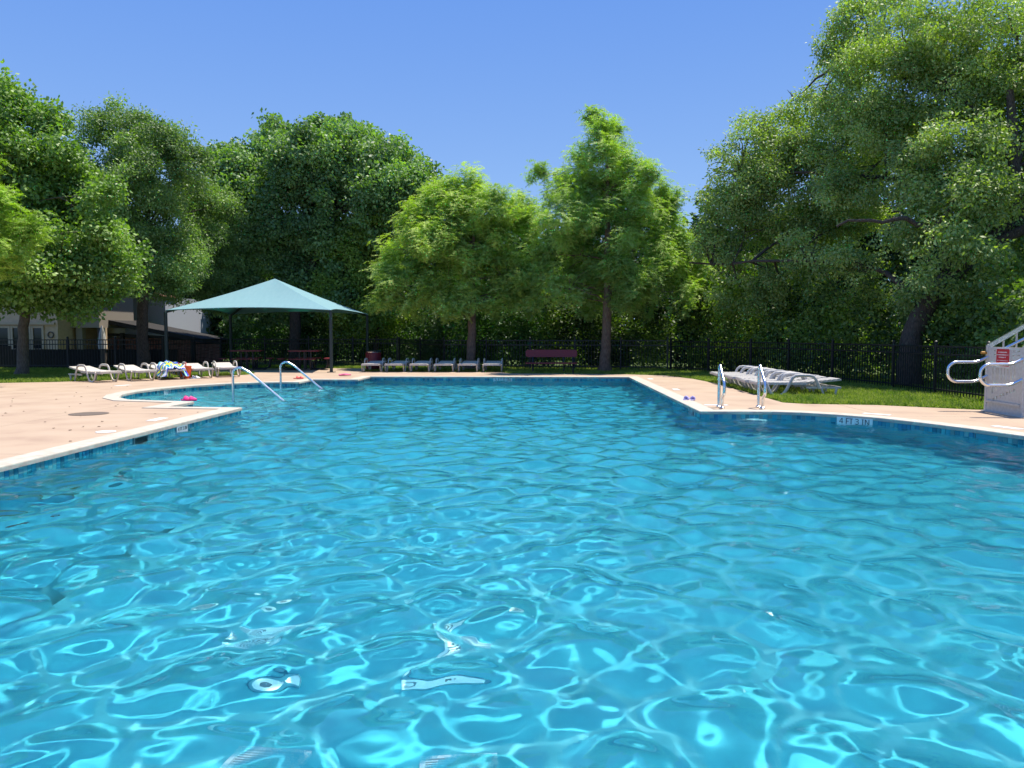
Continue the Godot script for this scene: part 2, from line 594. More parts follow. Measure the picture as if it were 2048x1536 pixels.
func make_water() -> void:
	# The surface lets sunlight through in the pattern in which its own waves would gather it: sub-millimetre openings, denser where light gathers.
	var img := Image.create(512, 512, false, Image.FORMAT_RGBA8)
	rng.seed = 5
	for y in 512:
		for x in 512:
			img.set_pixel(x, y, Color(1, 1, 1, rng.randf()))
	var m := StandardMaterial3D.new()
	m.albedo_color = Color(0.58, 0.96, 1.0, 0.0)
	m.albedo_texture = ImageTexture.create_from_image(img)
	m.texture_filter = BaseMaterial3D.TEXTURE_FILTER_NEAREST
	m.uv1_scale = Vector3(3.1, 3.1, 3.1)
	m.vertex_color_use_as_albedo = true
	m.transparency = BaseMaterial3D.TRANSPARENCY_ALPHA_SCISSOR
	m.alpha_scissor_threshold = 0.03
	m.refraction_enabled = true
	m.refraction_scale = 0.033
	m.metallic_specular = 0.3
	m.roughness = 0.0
	var grown: PackedVector2Array = Geometry2D.offset_polygon(pool, 0.02)[0]
	var v := PackedVector3Array()
	var n := PackedVector3Array()
	var uv := PackedVector2Array()
	var c := PackedColorArray()
	var ix := PackedInt32Array()
	var e := 0.014
	for zone in [[-0.85, -7.0, 0.0205, -5.7, 6.85], [-7.0, -14.9, 0.03, -5.7, 6.85], [-14.9, -25.95, 0.04, -9.9, 4.7]]:
		var step: float = zone[2]
		var nx := int((zone[4] - zone[3]) / step) + 1
		var nz := int((zone[0] - zone[1]) / step) + 2
		var at := PackedInt32Array()
		at.resize(nx * nz)
		for a in nz:
			var z: float = zone[0] - a * step
			for b in nx:
				var x: float = zone[3] + b * step
				if not Geometry2D.is_point_in_polygon(Vector2(x, z), grown):
					at[a * nx + b] = -1
					continue
				at[a * nx + b] = v.size()
				var calm := 0.55 if x < -6.9 else 1.0
				var xr := (x * 0.83 + z * 0.56) * 2.7
				var zr := (z * 0.83 - x * 0.56) * 2.7
				v.append(Vector3(x, WATER_Y + 0.5 * calm * wave_at(wave_h, x, z), z))
				var rip := lerpf(0.16, 0.50, smoothstep(-8.0, -15.0, z))
				var swell := lerpf(0.70, 0.95, smoothstep(-8.0, -15.0, z))
				var h0 := wave_at(wave_h, x, z)
				var r0 := wave_at(wave_h, xr, zr)
				var gx := swell * (h0 - wave_at(wave_h, x + e, z)) / e
				var gz := swell * (h0 - wave_at(wave_h, x, z + e)) / e
				var ra := (r0 - wave_at(wave_h, xr + e * 2.0, zr)) / (e * 2.0) * rip
				var rb := (r0 - wave_at(wave_h, xr, zr + e * 2.0)) / (e * 2.0) * rip
				n.append(Vector3((gx + ra * 0.83 - rb * 0.56) * calm, 1, (gz + ra * 0.56 + rb * 0.83) * calm).normalized())
				uv.append(Vector2(x, z))
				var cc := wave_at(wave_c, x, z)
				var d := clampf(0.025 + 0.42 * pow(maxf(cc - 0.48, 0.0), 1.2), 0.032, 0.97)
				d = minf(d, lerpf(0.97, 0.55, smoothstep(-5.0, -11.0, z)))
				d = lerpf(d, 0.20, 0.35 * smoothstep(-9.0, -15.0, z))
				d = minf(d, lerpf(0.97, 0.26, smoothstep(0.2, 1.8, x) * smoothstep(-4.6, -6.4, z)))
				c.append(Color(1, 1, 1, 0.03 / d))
		for a in nz - 1:
			for b in nx - 1:
				var p := at[a * nx + b]
				var q := at[a * nx + b + 1]
				var s := at[(a + 1) * nx + b]
				var t := at[(a + 1) * nx + b + 1]
				if p >= 0 and q >= 0 and s >= 0:
					ix.append(p); ix.append(s); ix.append(q)
				if q >= 0 and s >= 0 and t >= 0:
					ix.append(q); ix.append(s); ix.append(t)
	var arr := []
	arr.resize(Mesh.ARRAY_MAX)
	arr[Mesh.ARRAY_VERTEX] = v
	arr[Mesh.ARRAY_NORMAL] = n
	arr[Mesh.ARRAY_TEX_UV] = uv
	arr[Mesh.ARRAY_COLOR] = c
	arr[Mesh.ARRAY_INDEX] = ix
	var me := ArrayMesh.new()
	me.add_surface_from_arrays(Mesh.PRIMITIVE_TRIANGLES, arr)
	tag(put("water", me, m), "rippling turquoise pool water with sunlight lines patterned into its openings", "", "", "structure")

func flat_slab(poly: PackedVector2Array, y0: float, y1: float) -> ArrayMesh:
	var g := MB.new()
	var p := poly
	if Geometry2D.is_polygon_clockwise(p):
		p = p.duplicate()
		p.reverse()
	g.prism(p, y1 - y0, Vector3(0, (y0 + y1) * 0.5, 0), Basis(Vector3(1, 0, 0), Vector3(0, 0, 1), Vector3(0, 1, 0)))
	# that basis mirrors, so turn the faces round
	for k in range(0, g.i.size(), 3):
		var s := g.i[k + 1]
		g.i[k + 1] = g.i[k + 2]
		g.i[k + 2] = s
	for k in g.n.size():
		g.n[k] = -g.n[k]
	return g.mesh()

func make_deck() -> void:
	var outer := PackedVector2Array([Vector2(-42, 3), Vector2(-42, -21.0), Vector2(-15.8, -22.0), Vector2(-14.1, -22.75), Vector2(-13.0, -23.7), Vector2(-11.9, -24.9), Vector2(-10.9, -26.0), Vector2(-10.1, -27.0), Vector2(-10.3, -28.3), Vector2(-14.3, -28.9), Vector2(-14.3, -32.2),
		Vector2(-7.0, -32.2), Vector2(-6.75, -30.3), Vector2(-6.6, -29.35), Vector2(-1.5, -29.2), Vector2(-1.1, -28.2), Vector2(1.5, -28.0), Vector2(3.0, -27.7), Vector2(4.2, -27.0), Vector2(4.75, -25.0), Vector2(4.95, -23.0), Vector2(4.95, -16.4), Vector2(5.3, -16.1), Vector2(6.6, -15.9), Vector2(8.0, -15.0), Vector2(8.3, -14.9), Vector2(8.3, -12.4), Vector2(16, -12.0), Vector2(16, 3)])
	var inner := PackedVector2Array()
	for k in pool.size():
		inner.append(offset_point(k, 0.325))
	var deck := Node3D.new()
	deck.name = "deck"
	add_child(deck)
	tag(deck, "peach toned concrete deck around the pool", "", "", "structure")
	var cell := 4.7
	for a in range(-9, 4):
		for b in range(-7, 1):
			var x := a * cell + 1.2
			var z := b * cell + 0.4
			var sq := PackedVector2Array([Vector2(x, z), Vector2(x + cell, z), Vector2(x + cell, z + cell), Vector2(x, z + cell)])
			for piece in Geometry2D.intersect_polygons(sq, outer):
				for part in Geometry2D.clip_polygons(piece, inner):
					for cut in Geometry2D.offset_polygon(part, -0.005):
						put("slab", flat_slab(cut, -0.15, 0.0), M.deck, deck)
	# coping stones, with a rounded nose over the water
	var coping := Node3D.new()
	coping.name = "coping"
	add_child(coping)
	tag(coping, "cream concrete coping stones along the pool edge", "", "", "structure")
	var sec := [Vector2(0.0, -0.045), Vector2(0.0, -0.004), Vector2(0.015, 0.008), Vector2(0.06, 0.012), Vector2(1.0, 0.012), Vector2(1.0, -0.045)]
	for k in pool.size():
		var a := pool[k]
		var b := pool[(k + 1) % pool.size()]
		var ao := offset_point(k, 0.32)
		var bo := offset_point((k + 1) % pool.size(), 0.32)
		var count := maxi(1, roundi(a.distance_to(b) / 1.9))
		for c in count:
			var gap := 0.0012 / a.distance_to(b)
			var f0 := c / float(count) + gap
			var f1 := (c + 1) / float(count) - gap
			var g := MB.new()
			var p0 := []
			var p1 := []
			for s in sec:
				p0.append(v3(a.lerp(b, f0).lerp(ao.lerp(bo, f0), s.x), s.y))
				p1.append(v3(a.lerp(b, f1).lerp(ao.lerp(bo, f1), s.x), s.y))
			for s in sec.size():
				var t: int = (s + 1) % sec.size()
				g.quad(p0[s], p1[s], p1[t], p0[t])
			for s in range(1, sec.size() - 1):
				g.tri(p0[0], p0[s], p0[s + 1])
				g.tri(p1[0], p1[s + 1], p1[s])
			put("coping_stone", g.mesh(), M.coping, coping)

func in_any(p: Vector2, polys: Array) -> bool:
	for q in polys:
		if Geometry2D.is_point_in_polygon(p, q):
			return true
	return false

func make_ground() -> void:
	var hole: PackedVector2Array = Geometry2D.offset_polygon(pool, 0.15)[0]
	var big := 420.0
	var g := Node3D.new()
	g.name = "ground"
	add_child(g)
	tag(g, "grassy ground beyond the deck", "", "", "structure")
	for half in [[-big, 0.0], [0.0, big]]:
		var sq := PackedVector2Array([Vector2(half[0], -big), Vector2(half[1], -big), Vector2(half[1], big), Vector2(half[0], big)])
		for part in Geometry2D.clip_polygons(sq, hole):
			put("ground_sheet", flat_slab(part, -0.30, -0.03), M.soil, g)
	# lawns: blades of grass
	rng.seed = 31
	var lawns := [
		["left lawn", PackedVector2Array([Vector2(-27, -21.4), Vector2(-15.8, -22.05), Vector2(-14.1, -22.8), Vector2(-13.0, -23.75), Vector2(-11.9, -24.95), Vector2(-10.9, -26.05), Vector2(-10.1, -27.05), Vector2(-10.3, -28.35), Vector2(-14.35, -28.95), Vector2(-14.35, -32), Vector2(-27, -31.5)]), 130.0],
		["far lawn", PackedVector2Array([Vector2(-14.3, -32.25), Vector2(-7.0, -32.25), Vector2(-6.75, -30.35), Vector2(-6.6, -29.4), Vector2(-1.5, -29.25), Vector2(-1.1, -28.25), Vector2(1.5, -28.05), Vector2(3.0, -27.75), Vector2(4.25, -27.05), Vector2(6.5, -30), Vector2(5, -34), Vector2(-14.3, -35)]), 110.0],
		["right lawn", PackedVector2Array([Vector2(4.25, -27.05), Vector2(4.8, -25.0), Vector2(5.0, -23.0), Vector2(5.0, -16.4), Vector2(5.3, -16.12), Vector2(6.6, -15.93), Vector2(8.0, -15.05), Vector2(8.35, -14.9), Vector2(8.35, -12.45), Vector2(12, -12.2), Vector2(12, -27), Vector2(6.5, -30)]), 190.0]]
	var tone := noise(0.35, 3, 77)
	for l in lawns:
		var poly: PackedVector2Array = l[1]
		var lo := poly[0]
		var hi := poly[0]
		for p in poly:
			lo = lo.min(p)
			hi = hi.max(p)
		var area := (hi.x - lo.x) * (hi.y - lo.y)
		var places := []
		var tints := []
		for k in int(area * l[2]):
			var p := Vector2(rng.randf_range(lo.x, hi.x), rng.randf_range(lo.y, hi.y))
			p += Vector2(rng.randfn(), rng.randfn()) * 0.02
			if not Geometry2D.is_point_in_polygon(p, poly):
				continue
			var s := rng.randf_range(0.7, 1.35)
			places.append(Transform3D(Basis(Vector3.UP, rng.randf() * TAU).scaled(Vector3(1.3 * s, s, 1.3 * s)), Vector3(p.x, -0.03, p.y)))
			var t := clampf(0.5 + 0.6 * tone.get_noise_2d(p.x * 3.0, p.y * 3.0) + 0.25 * rng.randfn(), 0.0, 1.0)
			tints.append(col(0.13, 0.22, 0.025).lerp(col(0.42, 0.46, 0.09), t))
		var o := scatter("grass", leaf.grass, M.needle, places, tints)
		tag(o, "mown green grass of the " + l[0], "grass", "", "stuff")
const MAPLE := [Vector4(-18.4, 9.0, -27.4, 1.12), Vector4(-19.1, 7.1, -27.7, 1.74), Vector4(-16.9, 7.4, -27.0, 1.26), Vector4(-17.9, 5.7, -27.6, 2.00), Vector4(-16.5, 5.6, -27.8, 1.49), Vector4(-15.3, 4.2, -27.0, 1.27), Vector4(-15.7, 3.6, -25.6, 1.37), Vector4(-17.6, 3.5, -25.9, 1.39), Vector4(-14.0, 3.4, -26.0, 0.72), Vector4(-20.5, 6.1, -27.4, 2.41), Vector4(-19.5, 3.4, -26.6, 1.51), Vector4(-18.3, 9.2, -27.3, 0.58), Vector4(-17.1, 8.8, -27.6, 0.59), Vector4(-15.5, 3.0, -27.7, 0.59), Vector4(-16.3, 2.9, -27.4, 0.62), Vector4(-16.7, 3.1, -25.6, 0.45), Vector4(-18.1, 2.8, -25.8, 0.49), Vector4(-14.3, 4.7, -25.9, 0.65), Vector4(-14.5, 5.8, -25.9, 0.65)]
const OAK := [Vector4(-16.8, 9.3, -32.1, 1.37), Vector4(-17.7, 8.1, -31.8, 1.36), Vector4(-14.8, 8.0, -30.8, 1.45), Vector4(-13.4, 8.0, -30.5, 0.81), Vector4(-15.5, 6.5, -30.1, 1.80), Vector4(-15.3, 6.6, -33.5, 1.79), Vector4(-18.2, 5.9, -32.4, 1.53), Vector4(-15.3, 4.3, -30.9, 1.65), Vector4(-15.6, 4.8, -36.0, 1.70), Vector4(-16.7, 3.4, -31.2, 0.86), Vector4(-14.8, 3.6, -32.2, 1.01), Vector4(-18.2, 3.5, -31.3, 0.71), Vector4(-14.4, 6.6, -35.0, 1.32), Vector4(-15.3, 3.2, -36.5, 0.92), Vector4(-18.1, 7.5, -30.1, 0.95), Vector4(-15.5, 9.5, -31.1, 0.74)]
const ELM := [Vector4(-14.2, 9.5, -38.7, 1.83), Vector4(-11.0, 9.4, -36.5, 1.56), Vector4(-9.2, 9.8, -37.7, 1.61), Vector4(-7.4, 8.3, -36.6, 1.50), Vector4(-6.0, 8.0, -36.7, 1.11), Vector4(-12.5, 7.3, -38.0, 2.27), Vector4(-10.2, 7.3, -38.3, 2.29), Vector4(-7.6, 6.5, -37.6, 1.78), Vector4(-14.8, 7.1, -38.2, 1.56), Vector4(-13.9, 4.8, -39.2, 2.10), Vector4(-10.8, 4.8, -38.7, 1.83), Vector4(-14.8, 8.9, -36.9, 0.93), Vector4(-12.9, 11.0, -39.6, 0.87), Vector4(-9.4, 11.2, -39.6, 0.75), Vector4(-5.6, 8.9, -37.5, 0.61), Vector4(-11.8, 3.1, -38.8, 1.46), Vector4(-14.5, 3.0, -37.9, 1.19), Vector4(-9.2, 3.0, -38.1, 1.44), Vector4(-6.9, 9.4, -38.6, 1.09), Vector4(-5.5, 7.4, -36.2, 0.91), Vector4(-13.3, 11.3, -39.1, 0.64), Vector4(-10.6, 11.1, -38.3, 0.67), Vector4(-8.6, 10.7, -39.1, 0.74)]
const OLIVE := [Vector4(-7.6, 6.5, -37.7, 1.18), Vector4(-8.7, 5.4, -38.3, 1.45), Vector4(-9.7, 4.0, -38.2, 1.39), Vector4(-8.0, 3.8, -37.5, 1.37), Vector4(-6.9, 7.2, -38.2, 0.77), Vector4(-9.4, 2.5, -37.8, 1.19), Vector4(-7.5, 2.1, -37.2, 1.17), Vector4(-10.5, 5.0, -38.6, 0.85)]
const CYP1 := [Vector4(-3.0, 7.0, -32.4, 0.94), Vector4(-4.1, 6.3, -32.1, 1.11), Vector4(-1.8, 6.0, -31.1, 1.08), Vector4(-4.6, 5.2, -31.4, 1.28), Vector4(-3.0, 5.4, -32.1, 1.51), Vector4(-1.3, 5.1, -31.9, 1.24), Vector4(-5.5, 4.3, -32.2, 1.11), Vector4(-3.8, 3.9, -31.7, 1.49), Vector4(-2.3, 3.8, -32.4, 1.33), Vector4(-0.9, 3.5, -31.2, 0.94), Vector4(-5.7, 3.2, -30.9, 0.74), Vector4(-4.4, 2.8, -30.8, 0.70), Vector4(-1.6, 2.7, -31.2, 0.59), Vector4(-2.9, 2.6, -30.8, 0.58), Vector4(-0.9, 6.2, -32.5, 0.82), Vector4(-3.6, 7.1, -32.0, 0.56), Vector4(-6.0, 2.6, -30.8, 0.62), Vector4(-5.2, 2.4, -31.1, 0.59), Vector4(-0.6, 2.9, -31.8, 0.68), Vector4(-3.5, 2.2, -30.8, 0.50)]
const CYP2 := [Vector4(2.2, 8.9, -29.9, 0.38), Vector4(2.1, 8.1, -29.4, 0.67), Vector4(3.0, 7.8, -30.7, 0.89), Vector4(1.5, 7.6, -31.0, 0.78), Vector4(2.2, 6.6, -30.3, 1.45), Vector4(0.5, 7.2, -31.1, 0.63), Vector4(3.9, 6.6, -30.5, 0.88), Vector4(0.8, 5.5, -29.0, 1.02), Vector4(2.8, 5.3, -30.6, 1.66), Vector4(4.6, 5.8, -31.5, 1.07), Vector4(5.0, 4.6, -31.4, 0.91), Vector4(1.3, 4.2, -31.1, 1.48), Vector4(3.4, 3.7, -29.5, 1.41), Vector4(0.1, 4.2, -30.6, 0.73), Vector4(5.1, 3.4, -30.7, 0.62), Vector4(2.3, 3.1, -31.2, 1.02), Vector4(0.7, 2.9, -28.9, 0.66), Vector4(4.1, 2.8, -30.4, 0.69), Vector4(5.5, 5.0, -31.0, 0.51), Vector4(-0.1, 7.5, -31.3, 0.35), Vector4(2.8, 9.2, -31.4, 0.28), Vector4(2.0, 9.6, -31.1, 0.20), Vector4(3.4, 7.3, -29.7, 0.45), Vector4(-0.4, 3.5, -31.1, 0.78), Vector4(5.8, 3.8, -31.4, 0.71), Vector4(5.4, 2.8, -30.2, 0.53), Vector4(-0.5, 2.6, -30.9, 0.54), Vector4(3.9, 7.1, -28.9, 0.33), Vector4(5.1, 6.5, -31.2, 0.39)]
const LIVE := [Vector4(10.0, 10.8, -26.0, 1.08), Vector4(10.0, 9.9, -23.2, 1.11), Vector4(11.6, 9.6, -23.6, 1.28), Vector4(13.3, 9.6, -24.1, 1.30), Vector4(10.3, 10.3, -28.4, 1.00), Vector4(10.1, 8.8, -24.7, 1.34), Vector4(11.5, 8.2, -24.1, 1.46), Vector4(12.9, 7.9, -23.6, 1.57), Vector4(9.9, 8.9, -30.1, 0.98), Vector4(10.6, 8.0, -28.1, 1.48), Vector4(8.3, 7.8, -28.5, 1.07), Vector4(6.9, 8.0, -28.3, 0.71), Vector4(6.8, 6.8, -28.5, 0.93), Vector4(8.4, 6.5, -28.8, 1.52), Vector4(10.0, 6.4, -28.4, 1.50), Vector4(10.9, 6.8, -25.7, 1.39), Vector4(10.9, 5.9, -22.0, 1.33), Vector4(13.3, 6.2, -23.4, 1.41), Vector4(6.2, 5.8, -28.8, 0.72), Vector4(7.4, 5.4, -28.7, 1.16), Vector4(9.3, 4.9, -29.1, 1.36), Vector4(10.5, 4.8, -27.8, 1.29), Vector4(10.2, 4.6, -22.8, 1.09), Vector4(11.3, 4.6, -21.9, 1.18), Vector4(13.2, 4.4, -22.6, 1.22), Vector4(6.5, 3.9, -28.5, 0.72), Vector4(8.0, 3.4, -28.4, 0.86), Vector4(10.3, 3.3, -30.0, 1.02), Vector4(10.5, 2.9, -25.5, 0.74), Vector4(11.2, 2.8, -22.4, 0.76), Vector4(13.3, 2.9, -23.7, 1.10), Vector4(5.7, 4.7, -28.5, 0.54), Vector4(13.9, 8.3, -22.1, 1.67), Vector4(14.3, 6.2, -22.3, 1.68), Vector4(14.2, 4.0, -22.1, 1.53), Vector4(7.0, 2.8, -28.6, 0.81), Vector4(9.0, 2.4, -29.1, 0.73), Vector4(10.4, 2.3, -22.1, 0.55), Vector4(12.3, 2.1, -23.1, 0.73), Vector4(14.3, 1.8, -24.1, 0.91), Vector4(10.3, 2.4, -27.0, 0.61), Vector4(9.9, 11.5, -25.8, 0.58), Vector4(10.9, 11.7, -25.6, 0.64), Vector4(8.1, 3.6, -25.0, 0.79), Vector4(9.1, 3.3, -23.5, 0.77), Vector4(9.4, 3.2, -21.0, 0.73), Vector4(10.1, 3.8, -20.6, 0.67), Vector4(10.9, 3.2, -20.4, 0.72), Vector4(11.5, 4.7, -20.2, 0.76), Vector4(10.7, 5.0, -20.5, 0.71), Vector4(7.2, 6.0, -28.0, 0.79), Vector4(6.5, 7.4, -29.0, 0.66), Vector4(7.7, 8.8, -29.0, 0.62), Vector4(8.9, 9.4, -29.0, 0.58), Vector4(8.8, 7.3, -28.0, 0.81), Vector4(9.5, 9.1, -28.0, 0.70), Vector4(9.9, 7.5, -24.0, 0.91), Vector4(10.6, 6.1, -23.0, 0.87), Vector4(9.4, 5.8, -25.0, 0.94), Vector4(11.3, 8.4, -23.0, 0.87), Vector4(12.1, 9.6, -22.5, 0.85), Vector4(9.2, 6.8, -26.0, 0.82)]
const SIDE := [Vector4(-14.4, 4.1, -21.5, 0.49), Vector4(-14.9, 3.9, -21.2, 0.73), Vector4(-14.7, 4.9, -21.0, 0.45), Vector4(-13.7, 4.2, -21.0, 0.29), Vector4(-14.2, 3.6, -20.8, 0.44), Vector4(-16.9, 5.7, -21.0, 1.85), Vector4(-17.1, 4.0, -21.4, 1.62), Vector4(-16.9, 7.6, -21.3, 1.47), Vector4(-15.6, 4.5, -20.7, 0.91)]

# ---------------------------------------------------------------- houses beyond the fence
func window(parent: Node3D, x0: float, x1: float, y0: float, y1: float, z: float) -> void:
	var f := MB.new()
	var w := 0.10
	f.box(Vector3(x0 - w * 0.5, (y0 + y1) * 0.5, z + 0.03), Vector3(w, y1 - y0 + 2 * w, 0.08))
	f.box(Vector3(x1 + w * 0.5, (y0 + y1) * 0.5, z + 0.03), Vector3(w, y1 - y0 + 2 * w, 0.08))
	f.box(Vector3((x0 + x1) * 0.5, y1 + w * 0.5, z + 0.025), Vector3(x1 - x0, w, 0.07))
	f.box(Vector3((x0 + x1) * 0.5, y0 - w * 0.5, z + 0.04), Vector3(x1 - x0, w, 0.10))
	var o := put("window", f.mesh(), M.trimwood, parent)
	var p := MB.new()
	p.box(Vector3((x0 + x1) * 0.5, (y0 + y1) * 0.5, z + 0.008), Vector3(x1 - x0, y1 - y0, 0.012))
	put("pane", p.mesh(), M.pane, o)

func make_houses() -> void:
	var h := thing("stucco_house", "tan stucco house with dark windows behind the trunk of the broad leaved tree", "house")
	var b := MB.new()
	b.box(Vector3(-28.8, 1.9, -39.0), Vector3(13.0, 6.4, 6.0))
	put("wall", b.mesh(), M.stucco, h)
	for w in [[-26.9, -26.1], [-25.25, -24.62], [-24.40, -23.62], [-23.44, -23.03]]:
		window(h, w[0], w[1], 0.72, 1.68, -36.0)
	b = MB.new()
	b.box(Vector3(-26.5, 1.88, -35.94), Vector3(8.2, 0.10, 0.12))
	put("lintel_band", b.mesh(), M.trimwood, h)
	b = MB.new()
	b.box(Vector3(-21.6, 3.25, -38.6), Vector3(1.4, 3.1, 3.2))
	put("upper_bay", b.mesh(), M.stucco_dark, h)
	for c in [[-21.95, 0.30, M.stucco_dark], [-20.98, 0.20, M.black], [-20.78, 0.14, M.stucco]]:
		b = MB.new()
		b.box(Vector3(c[0], 0.25, -37.25), Vector3(c[1], 2.9, c[1]))
		put("porch_post", b.mesh(), c[2], h)
	b = MB.new()
	b.prism(PackedVector2Array([Vector2(-37, 5.1), Vector2(-20.2, 5.1), Vector2(-22.5, 7.2), Vector2(-34.5, 7.2)]), 6.6, Vector3(0, 0, -39.0))
	put("roof", b.mesh(), M.roof_tile, h)
	var ring := MB.new()
	var pts := []
	for k in 17:
		pts.append(Vector3(cos(TAU * k / 16.0), sin(TAU * k / 16.0), 0) * 0.13)
	ring.tube(pts, [0.03], 6, false)
	var wr := put("wreath", ring.mesh(), M.grey_wood)
	wr.position = Vector3(-22.62, 1.36, -35.96)
	tag(wr, "round brown wreath hanging on the tan stucco wall", "wreath")

	h = thing("grey_house", "grey sided house with a terracotta roof corner behind the dark oak", "house")
	b = MB.new()
	b.box(Vector3(-23.1, 0.9, -45.0), Vector3(6.0, 5.0, 6.0))
	put("wall", b.mesh(), M.siding, h)
	for k in 11:
		b = MB.new()
		b.box(Vector3(-23.1, 1.1 + 0.22 * k, -41.985), Vector3(6.04, 0.20, 0.025), Basis(Vector3.RIGHT, 0.06))
		put("siding_board", b.mesh(), M.siding, h)
	b = MB.new()
	b.prism(PackedVector2Array([Vector2(-26.4, 3.38), Vector2(-20.0, 3.38), Vector2(-20.6, 3.6), Vector2(-25, 3.7)]), 1.6, Vector3(0, 0, -42.6))
	put("roof", b.mesh(), M.roof_tile, h)

	var p := thing("patio_cover", "dark lean-to patio roof on posts sloping down beside the oak trunk", "patio cover")
	b = MB.new()
	b.box(Vector3(-19.1, 1.62, -39.4), Vector3(5.7, 0.20, 3.2), Basis(Vector3(0, 0, 1), -0.194))
	put("roof", b.mesh(), M.dark_wood, p)
	for x in [-20.4, -19.2, -18.35, -16.9]:
		b = MB.new()
		b.box(Vector3(x, 0.2, -38.1), Vector3(0.16, 2.6 - (x + 21.0) * 0.17, 0.16))
		put("post", b.mesh(), M.dark_wood, p)
	b = MB.new()
	b.box(Vector3(-19.3, 1.28, -38.2), Vector3(4.4, 0.14, 0.10), Basis(Vector3(0, 0, 1), -0.05))
	put("beam", b.mesh(), M.dark_wood, p)

	var w2 := thing("brick_wall", "red brick garden wall seen through the patio posts", "wall")
	b = MB.new()
	b.box(Vector3(-20.2, 0.1, -40.6), Vector3(7.2, 2.3, 0.16))
	put("mortar_core", b.mesh(), M.mortar, w2)
	var br := MB.new()
	br.cbox(Vector3.ZERO, Vector3(0.205, 0.062, 0.05), 0.004)
	var places := []
	var tints := []
	rng.seed = 51
	for r in 30:
		for c in 33:
			places.append(Transform3D(Basis.IDENTITY, Vector3(-23.7 + 0.218 * c + (0.109 if r % 2 else 0.0), -1.0 + 0.074 * r, -40.505 + rng.randf() * 0.004)))
			tints.append(col(0.38, 0.15, 0.11).lerp(col(0.66, 0.36, 0.28), rng.randf()))
	var bm := mat(col(1, 1, 1), 0.9)
	bm.vertex_color_use_as_albedo = true
	scatter("bricks", br.mesh(), bm, places, tints, w2).set_meta("kind", "stuff")

	var u := thing("folded_umbrella", "closed pale grey patio umbrella standing behind the fence", "umbrella", Vector3(-18.93, -0.5, -33.7))
	b = MB.new()
	b.tube([Vector3(0, 0, 0), Vector3(0, 2.2, 0)], [0.022], 8)
	put("pole", b.mesh(), M.grey_wood, u)
	b = MB.new()
	for k in 10:
		var a := TAU * k / 10.0
		var d := Vector3(cos(a), 0, sin(a))
		b.tube([Vector3(0, 2.27, 0) + d * 0.01, Vector3(0, 1.9, 0) + d * 0.075, Vector3(0, 1.45, 0) + d * 0.12, Vector3(0, 1.25, 0) + d * 0.10, Vector3(0, 0.85, 0) + d * 0.16], [0.012, 0.045, 0.06, 0.05, 0.07], 6)
	put("canopy", b.mesh(), M.cloth, u)

# ---------------------------------------------------------------- fences
func picket_fence(called: String, label: String, path: Array, top: float) -> void:
	var f := thing(called, label, "fence", Vector3(path[0].x, 0, path[0].y))
	var pk := MB.new()
	pk.box(Vector3(0, top * 0.5 - 0.03, 0), Vector3(0.018, top - 0.04, 0.018))
	var picket := pk.mesh()
	var ps := MB.new()
	ps.cbox(Vector3(0, top * 0.5, 0), Vector3(0.065, 0.065, top + 0.10), 0.006, Basis(Vector3(1, 0, 0), PI / 2))
	ps.lathe([Vector2(0.045, top + 0.03), Vector2(0.045, top + 0.06), Vector2(0.001, top + 0.085)], 8)
	var post := ps.mesh()
	var origin := Vector3(path[0].x, 0, path[0].y)
	var rest := []
	var made := 0
	for k in path.size() - 1:
		var a := v3(path[k], 0) - origin
		var b := v3(path[k + 1], 0) - origin
		var d := b - a
		var turn := Basis(Vector3.UP, -Vector2(d.x, d.z).angle())
		for y in [top - 0.06, top - 0.24, 0.12]:
			var r := MB.new()
			r.box((a + b) * 0.5 + Vector3(0, y, 0), Vector3(d.length(), 0.038, 0.030), turn)
			put("rail", r.mesh(), M.fence, f)
		var bays := maxi(1, roundi(d.length() / 2.0))
		for c in bays + 1:
			if c == bays and k < path.size() - 2:
				continue
			put("post", post, M.fence, f).transform = Transform3D(turn, a + d * c / bays)
		var n := int(d.length() / 0.115)
		for c in n:
			var t := Transform3D(turn, a + d * (c + 0.5) / n)
			if made < 290:
				put("picket", picket, M.fence, f).transform = t
			else:
				rest.append(t)
			made += 1
	if rest.size():
		scatter("pickets", picket, M.fence, rest, [], f).set_meta("kind", "stuff")

func make_fences() -> void:
	picket_fence("metal_fence", "black metal picket fence beside the right hand lawn and stacked loungers", [Vector2(9.45, -11.0), Vector2(9.25, -16.8), Vector2(9.15, -21.0), Vector2(8.6, -23.8), Vector2(7.2, -27.6), Vector2(5.0, -30.9)], 1.17)
	picket_fence("metal_fence", "black metal picket fence across the far end behind the red bench", [Vector2(4.9, -31.0), Vector2(-4.0, -32.6), Vector2(-6.5, -36.3)], 1.2)
	picket_fence("metal_fence", "black metal picket fence on the left in front of the dark board fence", [Vector2(-6.6, -36.35), Vector2(-14.8, -36.3), Vector2(-15.3, -31.7), Vector2(-31.0, -31.6)], 1.22)
	var f := thing("board_fence", "dark wooden board fence below the houses on the left", "fence", Vector3(-31, 0, -32.7))
	rng.seed = 61
	var bd := []
	for k in 3:
		var b := MB.new()
		b.box(Vector3(0, -0.25, 0), Vector3(0.136, 2.0, 0.02))
		bd.append(b.mesh())
	for k in 112:
		var o := put("board", bd[k % 3], M.dark_wood, f)
		o.position = Vector3(k * 0.142, (0.14 if k < 62 else 0.0) + rng.randf() * 0.02, rng.randf() * 0.008)
	for x in [12.75, 14.45]:
		var b := MB.new()
		b.box(Vector3(x, 0.2, 0.12), Vector3(0.20, 1.06, 0.16))
		put("post", b.mesh(), M.grey_wood, f)
		b = MB.new()
		b.box(Vector3(x, 0.755, 0.12), Vector3(0.26, 0.05, 0.22))
		put("post_cap", b.mesh(), M.grey_wood, f)

